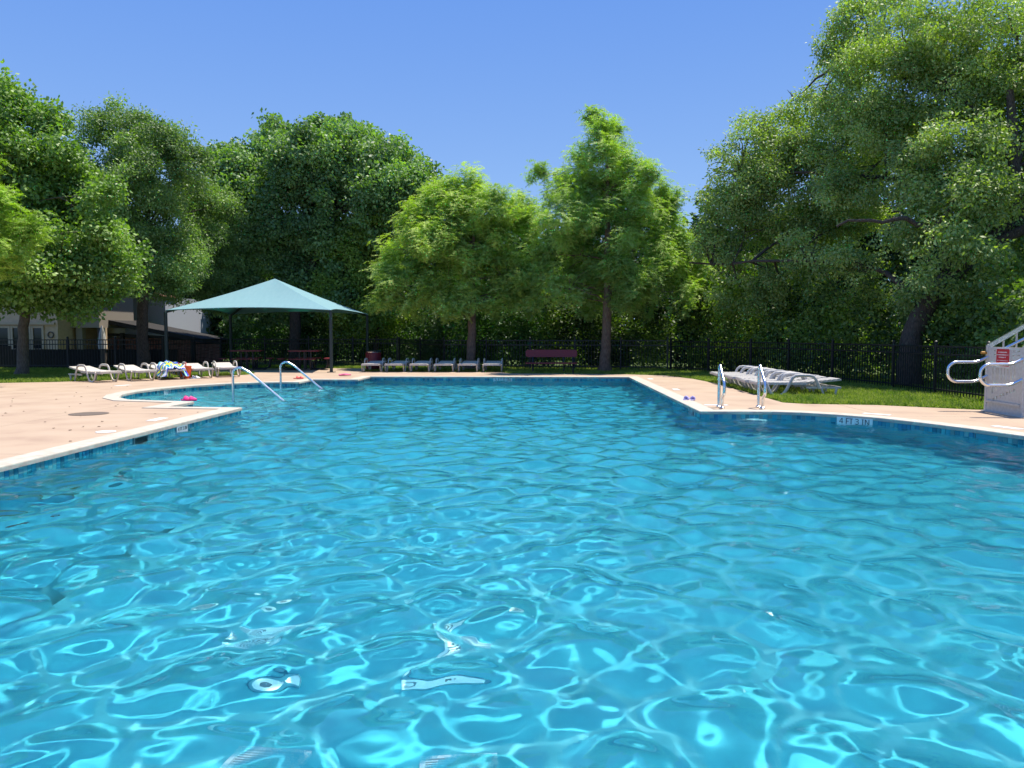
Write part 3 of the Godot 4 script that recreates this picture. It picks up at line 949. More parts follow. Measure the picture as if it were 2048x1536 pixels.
# ---------------------------------------------------------------- trees
func tree(called: String, label: String, group: String, trunk: Array, radii: Array, lobes: Array, shape: Mesh, m: Material, dark: Color, light: Color, dens: float, bark: Material, sd: int, carve := -0.12, fork := 0.7, size := 1.0, boughs := []) -> void:
	var base: Vector3 = trunk[0]
	var t := thing(called, label, "tree", base, 0.0, group)
	rng.seed = sd
	var path := []
	for p in trunk:
		path.append(p - base)
	var fine := []
	var fr := []
	for k in path.size() - 1:
		for s in 5:
			fine.append((path[k] as Vector3).lerp(path[k + 1], s / 5.0) + Vector3(rng.randfn(), 0, rng.randfn()) * 0.012)
			fr.append(lerpf(radii[k], radii[k + 1], s / 5.0) * rng.randf_range(0.95, 1.06) * (1.28 if k == 0 and s == 0 else 1.0))
	fine.append(path[-1])
	fr.append(radii[-1])
	var tm := MB.new()
	tm.tube(fine, fr, 12, false)
	put("trunk", tm.mesh(), bark, t)
	var joints := []
	for k in range(int(fine.size() * fork), fine.size()):
		joints.append(fine[k])
	for q in boughs:
		var bp := []
		var br := []
		for k in 15:
			var f := k / 14.0
			var u: Vector3 = (q[0] as Vector3).lerp(q[1], f).lerp((q[1] as Vector3).lerp(q[2], f), f)
			var w: Vector3 = (q[1] as Vector3).lerp(q[2], f).lerp((q[2] as Vector3).lerp(q[3], f), f)
			bp.append(u.lerp(w, f) - base + Vector3(rng.randfn(), rng.randfn(), rng.randfn()) * 0.06 * f)
			br.append(lerpf(q[4], 0.03, f))
			if k > 3:
				joints.append(bp[-1])
		var bg := MB.new()
		bg.tube(bp, br, 9, false)
		put("bough", bg.mesh(), bark, t)
	var carver := noise(0.55, 3, sd)
	var places := []
	var tints := []
	for l in lobes:
		var c := Vector3(l.x, l.y, l.z) - base
		var r: float = l.w
		# a limb from the trunk to the middle of this mass of leaves
		var start: Vector3 = path[-1]
		var best := 1e9
		for q in joints:
			var far: float = q.distance_to(c) + 0.8 * maxf(0.0, q.y - c.y)
			if far < best:
				best = far
				start = q
		var bend := start.lerp(c, 0.5) + Vector3(rng.randfn() * 0.15, 0.12 * start.distance_to(c), rng.randfn() * 0.15)
		var bp := []
		var brd := []
		var r0: float = clampf(radii[-1] * 0.5, 0.022, 0.05) + 0.012 * minf(r, 1.5)
		for s in 8:
			var f := s / 7.0
			bp.append(start.lerp(bend, f).lerp(bend.lerp(c + Vector3(0, r * 0.3, 0), f), f) + Vector3(rng.randfn(), rng.randfn(), rng.randfn()) * 0.05 * f)
			brd.append(lerpf(r0, 0.008, f))
		var bm := MB.new()
		bm.tube(bp, brd, 6, false)
		# a few twigs off it
		for s in 5:
			var q: Vector3 = bp[rng.randi_range(3, 7)]
			var d := Vector3(rng.randfn(), rng.randfn() * 0.6, rng.randfn()).normalized() * r * rng.randf_range(0.5, 0.95)
			bm.tube([q, q + d * 0.5 + Vector3(0, 0.06, 0), q + d], [0.022, 0.014, 0.005], 5, false)
		put("limb", bm.mesh(), bark, t)
		# the lobe is made of clumps of leaves with gaps between them
		var clumps := int(6 + 9.0 * r * r)
		for q in clumps:
			var dq := Vector3(rng.randfn(), rng.randfn() + 0.25, rng.randfn()).normalized()
			var cc := c + dq * r * rng.randf_range(0.45, 1.08)
			var rs := clampf(r * 0.42, 0.26, 0.58) * rng.randf_range(0.7, 1.25)
			var tone := 0.5 + 0.20 * rng.randfn() + 0.5 * carver.get_noise_3d(cc.x, cc.y, cc.z)
			var count := int(dens * (rs * rs * 8.0 + 0.35))
			for k in count:
				var d := Vector3(rng.randfn(), rng.randfn(), rng.randfn()).normalized()
				var p := cc + d * Vector3(1.15, 0.72, 1.15) * rs * pow(rng.randf(), 0.45)
				if carver.get_noise_3d(p.x + base.x, p.y, p.z + base.z) < carve and rng.randf() < 0.7:
					continue
				var s := size * rng.randf_range(0.7, 1.15)
				var up := (Vector3.UP + d * 0.45 + Vector3(rng.randfn(), rng.randfn(), rng.randfn()) * 0.2).normalized()
				var x := up.cross(Vector3(cos(k * 2.4), 0.1, sin(k * 2.4))).normalized()
				places.append(Transform3D(Basis(x, up, x.cross(up)).scaled(Vector3.ONE * s), p))
				tints.append(dark.lerp(light, clampf(tone + 0.16 * rng.randfn(), 0.0, 1.0)))
	scatter("crown", shape, m, places, tints, t).set_meta("kind", "stuff")

func thicket(called: String, label: String, path: Array, depth: float, low: float, high: float, dens: float, dark: Color, light: Color, sd: int, scale := 1.0, floor_y := 0.0, shape: Mesh = null) -> void:
	rng.seed = sd
	var carver := noise(0.30, 3, sd)
	var places := []
	var tints := []
	for k in path.size() - 1:
		var a := v3(path[k], 0)
		var b := v3(path[k + 1], 0)
		var side := (b - a).cross(Vector3.UP).normalized()
		for c in int(a.distance_to(b) * dens * high):
			var f := rng.randf()
			var dd := pow(rng.randf(), 1.4)
			var p := a.lerp(b, f) - side * dd * depth
			var h := lerpf(low, high, clampf(0.5 + 1.1 * carver.get_noise_2d(p.x * 1.6, p.z * 1.6), 0.0, 1.0))
			p.y = floor_y + h * rng.randf()
			var cv := carver.get_noise_3d(p.x * 2.2, p.y * 2.2, p.z * 2.2)
			if cv < -0.08 and rng.randf() < 0.9:
				continue
			var s := scale * rng.randf_range(0.7, 1.25)
			places.append(Transform3D(Basis.from_euler(Vector3(rng.randfn() * 0.4, rng.randf() * TAU, rng.randfn() * 0.4)).scaled(Vector3.ONE * s), p))
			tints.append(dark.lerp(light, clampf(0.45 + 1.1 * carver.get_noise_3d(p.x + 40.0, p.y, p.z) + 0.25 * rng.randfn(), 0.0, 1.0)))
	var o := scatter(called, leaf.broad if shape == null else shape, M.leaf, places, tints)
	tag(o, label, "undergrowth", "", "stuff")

func make_trees() -> void:
	var mid := col(0.132, 0.318, 0.060)
	var dk := col(0.068, 0.168, 0.045)
	tree("broadleaf_tree", "light green broad leaved tree with a pale forked trunk on the left lawn", "", [Vector3(-17.84, -0.05, -26.7), Vector3(-17.75, 1.3, -26.7), Vector3(-17.6, 2.8, -26.7), Vector3(-17.9, 6.2, -26.6)], [0.20, 0.165, 0.14, 0.05], MAPLE, leaf.maple, M.leaf, col(0.118, 0.223, 0.054), col(0.334, 0.484, 0.118), 5.2, M.pale_bark, 101, -0.16, 0.5)
	tree("oak_tree", "dark oak with a black forked trunk left of the shade canopy", "", [Vector3(-15.85, -0.05, -31.2), Vector3(-15.9, 1.2, -31.2), Vector3(-15.85, 2.4, -31.2), Vector3(-15.6, 5.6, -31.3)], [0.27, 0.22, 0.20, 0.07], OAK, leaf.oak, M.leaf, col(0.130, 0.205, 0.074), col(0.365, 0.499, 0.171), 6.0, M.bark, 102, -0.14, 0.5)
	tree("elm_tree", "tall rounded dark green tree standing behind the shade canopy", "", [Vector3(-11.9, -0.3, -38.0), Vector3(-11.8, 3.0, -38.0), Vector3(-9.8, 7.0, -38.0)], [0.30, 0.24, 0.08], ELM, leaf.broad, M.leaf, col(0.130, 0.218, 0.089), col(0.383, 0.544, 0.214), 5.4, M.bark, 103, -0.16, 0.3, 1.1)
	tree("olive_tree", "small olive green tree between the canopy and the first cypress", "", [Vector3(-8.0, -0.1, -37.9), Vector3(-7.8, 1.8, -37.9), Vector3(-7.6, 4.2, -37.8)], [0.10, 0.08, 0.03], OLIVE, leaf.broad, M.leaf, col(0.166, 0.272, 0.050), col(0.452, 0.560, 0.110), 7.0, M.bark, 104, -0.14, 0.3, 0.9)
	tree("cypress_tree", "rounded bright green cypress behind the row of six white loungers", "", [Vector3(-2.80, -0.05, -31.6), Vector3(-2.76, 1.4, -31.6), Vector3(-2.72, 2.8, -31.6), Vector3(-2.67, 6.4, -31.6)], [0.205, 0.165, 0.135, 0.03], CYP1, leaf.feather, M.needle, col(0.324, 0.445, 0.101), col(0.646, 0.760, 0.203), 8.0, M.red_bark, 105, -0.20, 0.3)
	tree("cypress_tree", "tall pointed bright green cypress right of the red bench", "", [Vector3(2.42, -0.05, -30.2), Vector3(2.46, 1.4, -30.2), Vector3(2.5, 2.9, -30.2), Vector3(2.45, 9.3, -30.2)], [0.235, 0.175, 0.15, 0.02], CYP2, leaf.feather, M.needle, col(0.293, 0.419, 0.107), col(0.585, 0.721, 0.220), 7.5, M.red_bark, 106, -0.20, 0.15)
	tree("live_oak", "huge spreading live oak leaning over the right hand fence", "", [Vector3(10.0, -0.12, -22.0), Vector3(10.05, 1.4, -22.0), Vector3(10.6, 2.6, -21.9), Vector3(12.6, 4.4, -21.8), Vector3(12.3, 7.8, -21.8)], [0.34, 0.27, 0.25, 0.22, 0.08], LIVE, leaf.oak, M.leaf, col(0.209, 0.288, 0.092), col(0.574, 0.666, 0.228), 5.6, M.bark, 107, -0.13, 0.55, 1.0, [
		[Vector3(10.3, 2.1, -22.0), Vector3(9.6, 4.2, -23.6), Vector3(8.6, 3.6, -26.4), Vector3(5.4, 4.0, -29.2), 0.085],
		[Vector3(12.5, 4.6, -21.8), Vector3(11.6, 6.0, -23.4), Vector3(10.2, 6.6, -26.4), Vector3(6.2, 7.2, -29.4), 0.10],
		[Vector3(12.4, 6.0, -21.8), Vector3(11.6, 8.6, -22.6), Vector3(10.6, 9.4, -25.0), Vector3(9.6, 10.2, -27.6), 0.085],
		[Vector3(12.4, 5.4, -21.8), Vector3(13.4, 7.4, -22.2), Vector3(13.0, 9.0, -22.6), Vector3(12.6, 10.4, -22.8), 0.085],
		[Vector3(11.4, 3.4, -21.8), Vector3(12.6, 4.4, -20.8), Vector3(14.5, 5.0, -20.2), Vector3(17.0, 6.2, -19.8), 0.16],
		[Vector3(11.0, 3.0, -21.9), Vector3(10.4, 4.4, -21.2), Vector3(9.2, 4.6, -21.0), Vector3(7.8, 4.3, -21.8), 0.10]])
	tree("cypress_tree", "yellow green cypress reaching in from the left edge", "", [Vector3(-18.2, -0.05, -21.0), Vector3(-18.1, 2.0, -21.0), Vector3(-17.9, 7.0, -21.0)], [0.22, 0.17, 0.05], SIDE, leaf.feather, M.needle, col(0.24, 0.37, 0.05), col(0.44, 0.60, 0.11), 8.0, M.red_bark, 108, -0.2, 0.3)
	thicket("undergrowth", "dense leafy undergrowth behind the fence left of the bench", [Vector2(-16.5, -40.5), Vector2(-6.7, -39.0), Vector2(-4.0, -34.4), Vector2(0.0, -33.2)], 2.4, 2.3, 4.4, 42.0, dk, col(0.085, 0.15, 0.045), 201, 0.85)  # leaf tints darkened to stand for the shade of the trees
	thicket("undergrowth", "bright leafy undergrowth behind the fence by the tall cypress", [Vector2(0.0, -33.2), Vector2(5.2, -32.2), Vector2(7.6, -29.0)], 2.4, 2.8, 4.6, 46.0, col(0.03, 0.065, 0.02), col(0.30, 0.42, 0.085), 202, 0.85)  # deep shade and sunlit patches are put into the leaf tints
	thicket("undergrowth", "loose undergrowth with sunlight put into its leaf tints behind the right hand fence", [Vector2(7.6, -29.0), Vector2(9.9, -24.0), Vector2(10.6, -20.0), Vector2(10.9, -11.0)], 3.0, 1.6, 3.6, 34.0, col(0.05, 0.10, 0.028), col(0.32, 0.44, 0.11), 203, 0.8)  # leaf tints lightened to stand for patches of sun
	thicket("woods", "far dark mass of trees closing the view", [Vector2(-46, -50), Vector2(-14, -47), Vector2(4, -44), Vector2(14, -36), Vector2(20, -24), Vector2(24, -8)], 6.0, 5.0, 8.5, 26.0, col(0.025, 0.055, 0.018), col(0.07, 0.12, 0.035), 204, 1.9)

# ---------------------------------------------------------------- pool fittings
func lettering(parent: Node3D, called: String, text: String, height: float, at: Vector3, basis: Basis, m: Material) -> void:
	var f := SystemFont.new()
	f.font_names = PackedStringArray(["Droid Sans"])
	var t := TextMesh.new()
	t.font = f
	t.text = text
	t.font_size = 48
	t.pixel_size = height / 35.0
	t.depth = 0.003
	var o := put(called, t, m, parent)
	o.transform = Transform3D(basis, at)

func depth_marker(label: String, text: String, at: Vector3, turn: float, wide: float, tall := 0.098) -> void:
	var d := thing("depth_marker", label, "depth marker", at, turn, "depth markers on the waterline")
	for k in 4:
		var b := MB.new()
		b.box(Vector3((k - 1.5) * wide / 4.0, -0.026, 0), Vector3(wide / 4.0 - 0.004, 0.148, 0.012))
		put("tile", b.mesh(), M.white if "right hand coping" in label else M.marker, d)  # lit marker stays white, the others use the tone with shade in it
	lettering(d, "lettering", text, tall, Vector3(0, -0.015, 0.008), Basis.IDENTITY, M.ink)

func bar(points: Array, r: float, sides := 10) -> ArrayMesh:
	# round the corners of a bent tube
	var p := []
	for k in points.size():
		if k == 0 or k == points.size() - 1:
			p.append(points[k])
			continue
		var a: Vector3 = points[k - 1]
		var b: Vector3 = points[k]
		var c: Vector3 = points[k + 1]
		var d := minf(0.09, minf(a.distance_to(b), b.distance_to(c)) * 0.45)
		var u := b + (a - b).normalized() * d
		var w := b + (c - b).normalized() * d
		for s in 5:
			var f := s / 4.0
			p.append(u.lerp(b, f).lerp(b.lerp(w, f), f))
	var g := MB.new()
	g.tube(p, [r], sides)
	return g.mesh()

func make_pool_fittings() -> void:
	depth_marker("white depth marker reading 4 FT 3 IN under the right hand coping", "4 FT 3 IN", Vector3(5.335, -0.075, -13.67), -0.807, 0.62)
	depth_marker("white depth marker reading 5 FT 0 IN at the far end of the pool", "5 FT 0 IN", Vector3(-1.25, -0.075, -25.905), 0.0, 0.62)
	depth_marker("white depth marker on the left wall past the skimmer", "4 FT 3 IN", Vector3(-5.668, -0.075, -12.3), PI / 2, 0.38, 0.058)
	depth_marker("white depth marker on the long right wall by the lavender shoes", "4 FT 3 IN", Vector3(2.87, -0.075, -15.2), -PI / 2, 0.60)
	depth_marker("white depth marker on the curved wall of the wading pool", "1 FT 6 IN", Vector3(-9.68, -0.075, -20.3), PI / 2 - 0.2, 0.38, 0.058)
	# skimmer mouths
	for s in [["dark skimmer opening under the left coping", Vector3(-5.672, -0.085, -11.0), PI / 2], ["dark skimmer opening under the right coping", Vector3(6.44, -0.085, -11.65), -PI / 2 + 0.32]]:
		var t := thing("skimmer_opening", s[0], "skimmer", s[1], s[2])
		var b := MB.new()
		b.box(Vector3(0, 0.036, 0), Vector3(0.40, 0.012, 0.03)); b.box(Vector3(0, -0.075, 0), Vector3(0.40, 0.012, 0.03))
		b.box(Vector3(-0.194, -0.02, 0), Vector3(0.012, 0.098, 0.03)); b.box(Vector3(0.194, -0.02, 0), Vector3(0.012, 0.098, 0.03))
		put("frame", b.mesh(), M.grout, t)
		b = MB.new()
		b.box(Vector3(0, -0.02, -0.006), Vector3(0.376, 0.098, 0.006))
		put("opening_shade", b.mesh(), M.black, t)  # black plate stands in for the shade inside the opening
	# bent grab rails by the ladder
	for k in 2:
		var x := 3.40 if k == 0 else 4.15
		var t := thing("grab_rail", ["steel grab rail at the pool corner", "steel grab rail nearer the stacked loungers"][k], "handrail", Vector3(x, 0.012, -15.28), 0.0)
		put("bar", bar([Vector3(0, 0, 0), Vector3(0, 0.74, 0), Vector3(0, 0.80, 0.05), Vector3(0.0, 0.46, 0.44), Vector3(0.0, 0.26, 0.43), Vector3(0, 0.22, 0.30), Vector3(0, 0.0, 0.26)], 0.029), M.steel, t)
		for z in [0.0, 0.26]:
			var b := MB.new()
			b.lathe([Vector2(0.055, 0.0), Vector2(0.055, 0.012), Vector2(0.028, 0.03)], 14, Vector3(0, 0, z))
			put("flange", b.mesh(), M.steel, t)
	for k in 3:
		var b := MB.new()
		b.cbox(Vector3(0, 0, 0), Vector3(0.56, 0.05, 0.16), 0.012)
		var o := put("ladder_step", b.mesh(), M.white)
		o.position = Vector3(3.75, -0.175 - 0.27 * k, -14.30)
		tag(o, ["top white ladder step at the water surface between the grab rails", "white ladder step second below the water surface", "lowest white ladder step under water"][k], "ladder step", "white steps of the pool ladder")
	# handrails down the steps
	for k in 2:
		var z := -17.98 if k == 0 else -21.6
		var x := -7.07 if k == 0 else -7.16
		var t := thing("step_handrail", ["nearer bent steel handrail on the steps from the wading pool", "farther bent steel handrail on the steps from the wading pool"][k], "handrail", Vector3(x, -0.45, z), 0.0)
		put("bar", bar([Vector3(0, 0, 0), Vector3(0, 1.02, 0), Vector3(0.16, 1.10, 0), Vector3(0.38, 0.98, 0), Vector3(1.18, 0.30, 0), Vector3(1.5, 0.03, 0), Vector3(1.5, -0.4, 0)], 0.028), M.steel, t)
	# drain grates on the floor
	for s in [[Vector3(-0.57, -1.748, -5.42), 0.12, "square white drain grate on the pool floor nearest the middle"], [Vector3(-2.02, -1.748, -5.46), -0.1, "square white drain grate on the pool floor to the left"]]:
		var t := thing("drain_grate", s[2], "drain grate", s[0], s[1])
		var b := MB.new()
		b.box(Vector3(0, 0.004, 0), Vector3(0.53, 0.008, 0.53))
		put("sump", b.mesh(), M.black, t)
		b = MB.new()
		for e in [-0.265, 0.265]:
			b.box(Vector3(e, 0.015, 0), Vector3(0.04, 0.03, 0.57)); b.box(Vector3(0, 0.016, e), Vector3(0.49, 0.03, 0.04))
		b.box(Vector3(0, 0.014, 0), Vector3(0.03, 0.026, 0.49)); b.box(Vector3(0, 0.0135, 0), Vector3(0.49, 0.026, 0.03))
		put("frame", b.mesh(), M.drain, t)
		for q in [[-0.13, -0.13], [0.13, -0.13], [-0.13, 0.13], [0.13, 0.13]]:
			for c in 7:
				b = MB.new()
				b.box(Vector3(q[0], 0.012, q[1] - 0.099 + c * 0.033), Vector3(0.228, 0.018, 0.017))
				put("slat", b.mesh(), M.drain, t)
	# lids and markers set in the deck
	var b2 := MB.new()
	b2.lathe([Vector2(0.135, 0.0), Vector2(0.135, 0.006), Vector2(0.12, 0.009), Vector2(0.001, 0.009)], 28)
	var lid := put("access_cover", b2.mesh(), M.white)
	lid.position = Vector3(-6.22, 0.002, -11.09)
	tag(lid, "round white skimmer lid in the left deck", "lid")
	b2 = MB.new()
	b2.lathe([Vector2(0.32, 0.0), Vector2(0.32, 0.005), Vector2(0.30, 0.007), Vector2(0.001, 0.007)], 32)
	var man := put("manhole_cover", b2.mesh(), mat(col(0.13, 0.10, 0.075), 0.85))
	man.position = Vector3(-7.92, 0.002, -13.6)
	tag(man, "large round brown cover set in the left deck", "manhole cover")
	var names := ["white rectangular marker in the left deck near the coping corner", "white rectangular marker in the deck behind the wading pool", "white rectangular marker in the right deck beyond the lavender shoes", "white rectangular marker in the right deck at the far corner", "white rectangular marker beside the grab rails", "white rectangular marker in the deck above the 4 FT 3 IN tiles", "white rectangular marker in the deck left of the ramp stair"]
	var where := [Vector3(-6.29, 0.0, -12.76), Vector3(-11.39, 0.0, -21.21), Vector3(3.41, 0.0, -20.18), Vector3(3.41, 0.0, -24.88), Vector3(3.45, 0.0, -15.75), Vector3(5.86, 0.0, -14.05), Vector3(6.98, 0.0, -12.1)]
	var turns := [PI / 2, 1.2, PI / 2, PI / 2, 0.0, -0.75, -1.2]
	b2 = MB.new()
	b2.box(Vector3(0, 0.003, 0), Vector3(0.46, 0.006, 0.15))
	var plate := b2.mesh()
	for k in 7:
		var o := put("deck_marker", plate, M.white)
		o.position = where[k]
		o.rotation.y = turns[k]
		tag(o, names[k], "deck marker", "white markers set in the deck")

# ---------------------------------------------------------------- shade canopy
func make_canopy() -> void:
	var x0 := -13.75
	var x1 := -7.65
	var z0 := -28.75
	var z1 := -34.85
	var cn := [Vector3(x0, 2.27, z0), Vector3(x1, 2.27, z0), Vector3(x1, 2.27, z1), Vector3(x0, 2.27, z1)]
	var mid := Vector3((x0 + x1) * 0.5, 0, (z0 + z1) * 0.5)
	var apex := mid + Vector3(0, 3.62, 0)
	var t := thing("shade_canopy", "teal fabric shade canopy on four dark posts over the picnic tables", "canopy", mid)
	for k in 4:
		var a: Vector3 = cn[k]
		var b: Vector3 = cn[(k + 1) % 4]
		var g := MB.new()
		var nu := 16
		var nt := 10
		var p := []
		for i in nu + 1:
			var u := i / float(nu)
			var e := a.lerp(b, u)
			var bow := 4.0 * u * (1.0 - u)
			e += (mid + Vector3(0, 2.27, 0) - e).normalized() * 0.40 * bow + Vector3(0, 0.11 * bow, 0)
			for j in nt + 1:
				var f := j / float(nt)
				var q := e.lerp(apex, f)
				q.y -= 0.10 * sin(PI * f) * (0.5 + 0.5 * bow)
				p.append(q - mid)
		for i in nu:
			for j in nt:
				var s := i * (nt + 1) + j
				g.quad(p[s], p[s + nt + 1], p[s + nt + 2], p[s + 1])
		var o := put("fabric_panel", g.mesh(), M.canopy, t)
		# hem cable
		var hem := MB.new()
		var hp := []
		for i in nu + 1:
			hp.append(p[i * (nt + 1)])
		hem.tube(hp, [0.018], 6)
		put("hem", hem.mesh(), M.canopy, o)
		var ps := MB.new()
		ps.tube([Vector3(a.x, 0, a.z) - mid, Vector3(a.x, 2.2, a.z) - mid], [0.062], 12)
		put("post", ps.mesh(), M.pole, t)
		var rf := MB.new()
		rf.tube([Vector3(a.x, 2.2, a.z) - mid, Vector3(a.x, 2.2, a.z).lerp(apex, 0.5) - mid - Vector3(0, 0.09, 0), apex - mid - Vector3(0, 0.07, 0)], [0.045], 8)
		put("rafter", rf.mesh(), M.pole, t)
		var ft := MB.new()
		ft.box(Vector3(a.x, 0.012, a.z) - mid, Vector3(0.26, 0.024, 0.26))
		put("base_plate", ft.mesh(), M.pole, t)

# ---------------------------------------------------------------- picnic tables, bench, bin
func rounded(w: float, h: float, r: float) -> PackedVector2Array:
	var p := PackedVector2Array()
	for q in [[1, -1, -PI / 2], [1, 1, 0.0], [-1, 1, PI / 2], [-1, -1, PI]]:
		for s in 5:
			var a: float = q[2] + PI / 2 * s / 4.0
			p.append(Vector2(q[0] * (w * 0.5 - r) + cos(a) * r, q[1] * (h * 0.5 - r) + sin(a) * r))
	return p

func make_tables() -> void:
	var flat := Basis(Vector3(1, 0, 0), Vector3(0, 0, -1), Vector3(0, 1, 0))
	var t := thing("picnic_table", "left red picnic table with four attached seats under the canopy", "picnic table", Vector3.ZERO, 0.0, "picnic tables under the canopy")
	var g := MB.new()
	g.prism(rounded(1.18, 1.18, 0.10), 0.045, Vector3(0, 0.745, 0), flat)
	put("tabletop", g.mesh(), M.red, t)
	g = MB.new()
	for s in [-0.22, 0.22]:
		g.box(Vector3(s, 0.375, 0), Vector3(0.06, 0.69, 0.06)); g.box(Vector3(0, 0.36, s), Vector3(0.06, 0.70, 0.06))
	put("pedestal", g.mesh(), M.black, t)
	for k in 4:
		var b := Basis(Vector3.UP, PI / 2 * k)
		var st := MB.new()
		st.prism(rounded(1.0, 0.26, 0.06), 0.035, b * Vector3(0, 0.44, 0.88), b * flat)
		put("seat", st.mesh(), M.red, t)
		var lg := MB.new()
		for s in [-0.3, 0.3]:
			var pts := []
			for q in [[0.24, 0.30], [0.24, 0.10], [0.34, 0.03], [0.70, 0.03], [0.84, 0.10], [0.88, 0.24], [0.88, 0.42]]:
				pts.append(b * Vector3(s, q[1], q[0]))
			lg.tube(pts, [0.028], 8)
		put("leg", lg.mesh(), M.black, t)
	t.position = Vector3(-11.6, 0.0, -31.0)
	t.rotation.y = 0.25
	copy(t, Vector3(-9.25, 0.0, -30.9), 0.15, "right red picnic table with four attached seats under the canopy")
	var bn := thing("park_bench", "dark red metal bench with a perforated back on the far lawn", "bench", Vector3(0.38, -0.03, -28.95))
	g = MB.new()
	g.prism(rounded(1.88, 0.27, 0.085), 0.03, Vector3(0, 0.72, -0.18), Basis(Vector3.RIGHT, -0.12))
	put("backrest", g.mesh(), M.red, bn)
	g = MB.new()
	g.prism(rounded(1.88, 0.40, 0.06), 0.05, Vector3(0, 0.375, 0.06), flat)
	put("seat", g.mesh(), M.red, bn)
	for x in [-0.68, 0.45, 0.78]:
		g = MB.new()
		g.tube([Vector3(x, 0.0, 0.0), Vector3(x, 0.33, 0.0), Vector3(x, 0.36, -0.12), Vector3(x, 0.78, -0.22)], [0.03], 8)
		put("leg", g.mesh(), M.black, bn)
	var tc := thing("trash_can", "round dark red trash can with a black lid behind the loungers", "trash can", Vector3(-6.55, -0.03, -30.9))
	g = MB.new()
	g.lathe([Vector2(0.001, 0.0), Vector2(0.27, 0.0), Vector2(0.29, 0.05), Vector2(0.29, 0.72), Vector2(0.27, 0.74)], 24)
	put("body", g.mesh(), M.red, tc)
	for k in 20:
		g = MB.new()
		var a := TAU * k / 20.0
		g.box(Vector3(cos(a) * 0.297, 0.38, sin(a) * 0.297), Vector3(0.014, 0.66, 0.05), Basis(Vector3.UP, -a))
		put("slat", g.mesh(), M.red, tc)
	g = MB.new()
	g.lathe([Vector2(0.30, 0.735), Vector2(0.305, 0.765), Vector2(0.29, 0.775), Vector2(0.15, 0.80)], 24)
	put("lid", g.mesh(), M.black, tc)
	g = MB.new()
	g.lathe([Vector2(0.298, 0.715), Vector2(0.302, 0.735)], 24)
	put("rim", g.mesh(), M.steel, tc)

# ---------------------------------------------------------------- loungers
func make_lounger(label: String, group: String, m: Material, tilt: float) -> Node3D:
	var t := thing("chaise_lounger", label, "lounger", Vector3.ZERO, 0.0, group)
	var fr := MB.new()
	for s in [-1.0, 1.0]:
		fr.box(Vector3(0.40, 0.285, 0.30 * s), Vector3(1.16, 0.05, 0.035))
		fr.box(Vector3(-0.56, 0.195, 0.30 * s), Vector3(0.80, 0.04, 0.035))
	fr.box(Vector3(0.965, 0.285, 0), Vector3(0.035, 0.05, 0.60))
	fr.box(Vector3(-0.945, 0.195, 0), Vector3(0.03, 0.04, 0.60))
	put("frame", fr.mesh(), m, t)
	for s in [-1.0, 1.0]:
		var a := MB.new()
		var pts := []
		for q in [[0.76, 0.29], [0.72, 0.19], [0.66, 0.07], [0.58, 0.015], [0.47, 0.012], [0.38, 0.04], [0.30, 0.14], [0.22, 0.30], [0.17, 0.41], [0.10, 0.465], [0.0, 0.475], [-0.22, 0.472], [-0.31, 0.45], [-0.37, 0.38], [-0.42, 0.27], [-0.46, 0.17]]:
			pts.append(Vector3(q[0], q[1], 0.335 * s))
		a.tube(pts, [0.036], 8, true, Vector3(0, 0, 1), 0.62)
		put("armrest", a.mesh(), m, t)
		for q in [[-0.50, -0.57], [-0.86, -0.82]]:
			var l := MB.new()
			l.tube([Vector3(q[0], 0.20, 0.30 * s), Vector3(lerpf(q[0], q[1], 0.5), 0.10, 0.305 * s), Vector3(q[1], 0.0, 0.31 * s)], [0.034, 0.026, 0.022], 8)
			put("leg", l.mesh(), m, t)
	var sl := MB.new()
	sl.cbox(Vector3.ZERO, Vector3(0.080, 0.02, 0.60), 0.006)
	var slat := sl.mesh()
	var seat := MB.new()
	for s in [-0.2, 0.2]:
		seat.box(Vector3(0.40, 0.297, s), Vector3(1.10, 0.016, 0.03))
	var sn := put("seat", seat.mesh(), m, t)
	for k in 11:
		put("slat", slat, m, sn).position = Vector3(0.92 - 0.104 * k, 0.318 - 0.012 * sin(PI * k / 10.0), 0)
	var back := MB.new()
	for s in [-0.27, 0.27]:
		back.box(Vector3(-0.39, -0.02, s), Vector3(0.78, 0.03, 0.04))
	var bk := put("backrest", back.mesh(), m, t)
	bk.position = Vector3(-0.19, 0.312, 0)
	bk.rotation.z = -tilt
	for k in 7:
		put("slat", slat, m, bk).position = Vector3(-0.06 - 0.109 * k, 0.006, 0)
	return t

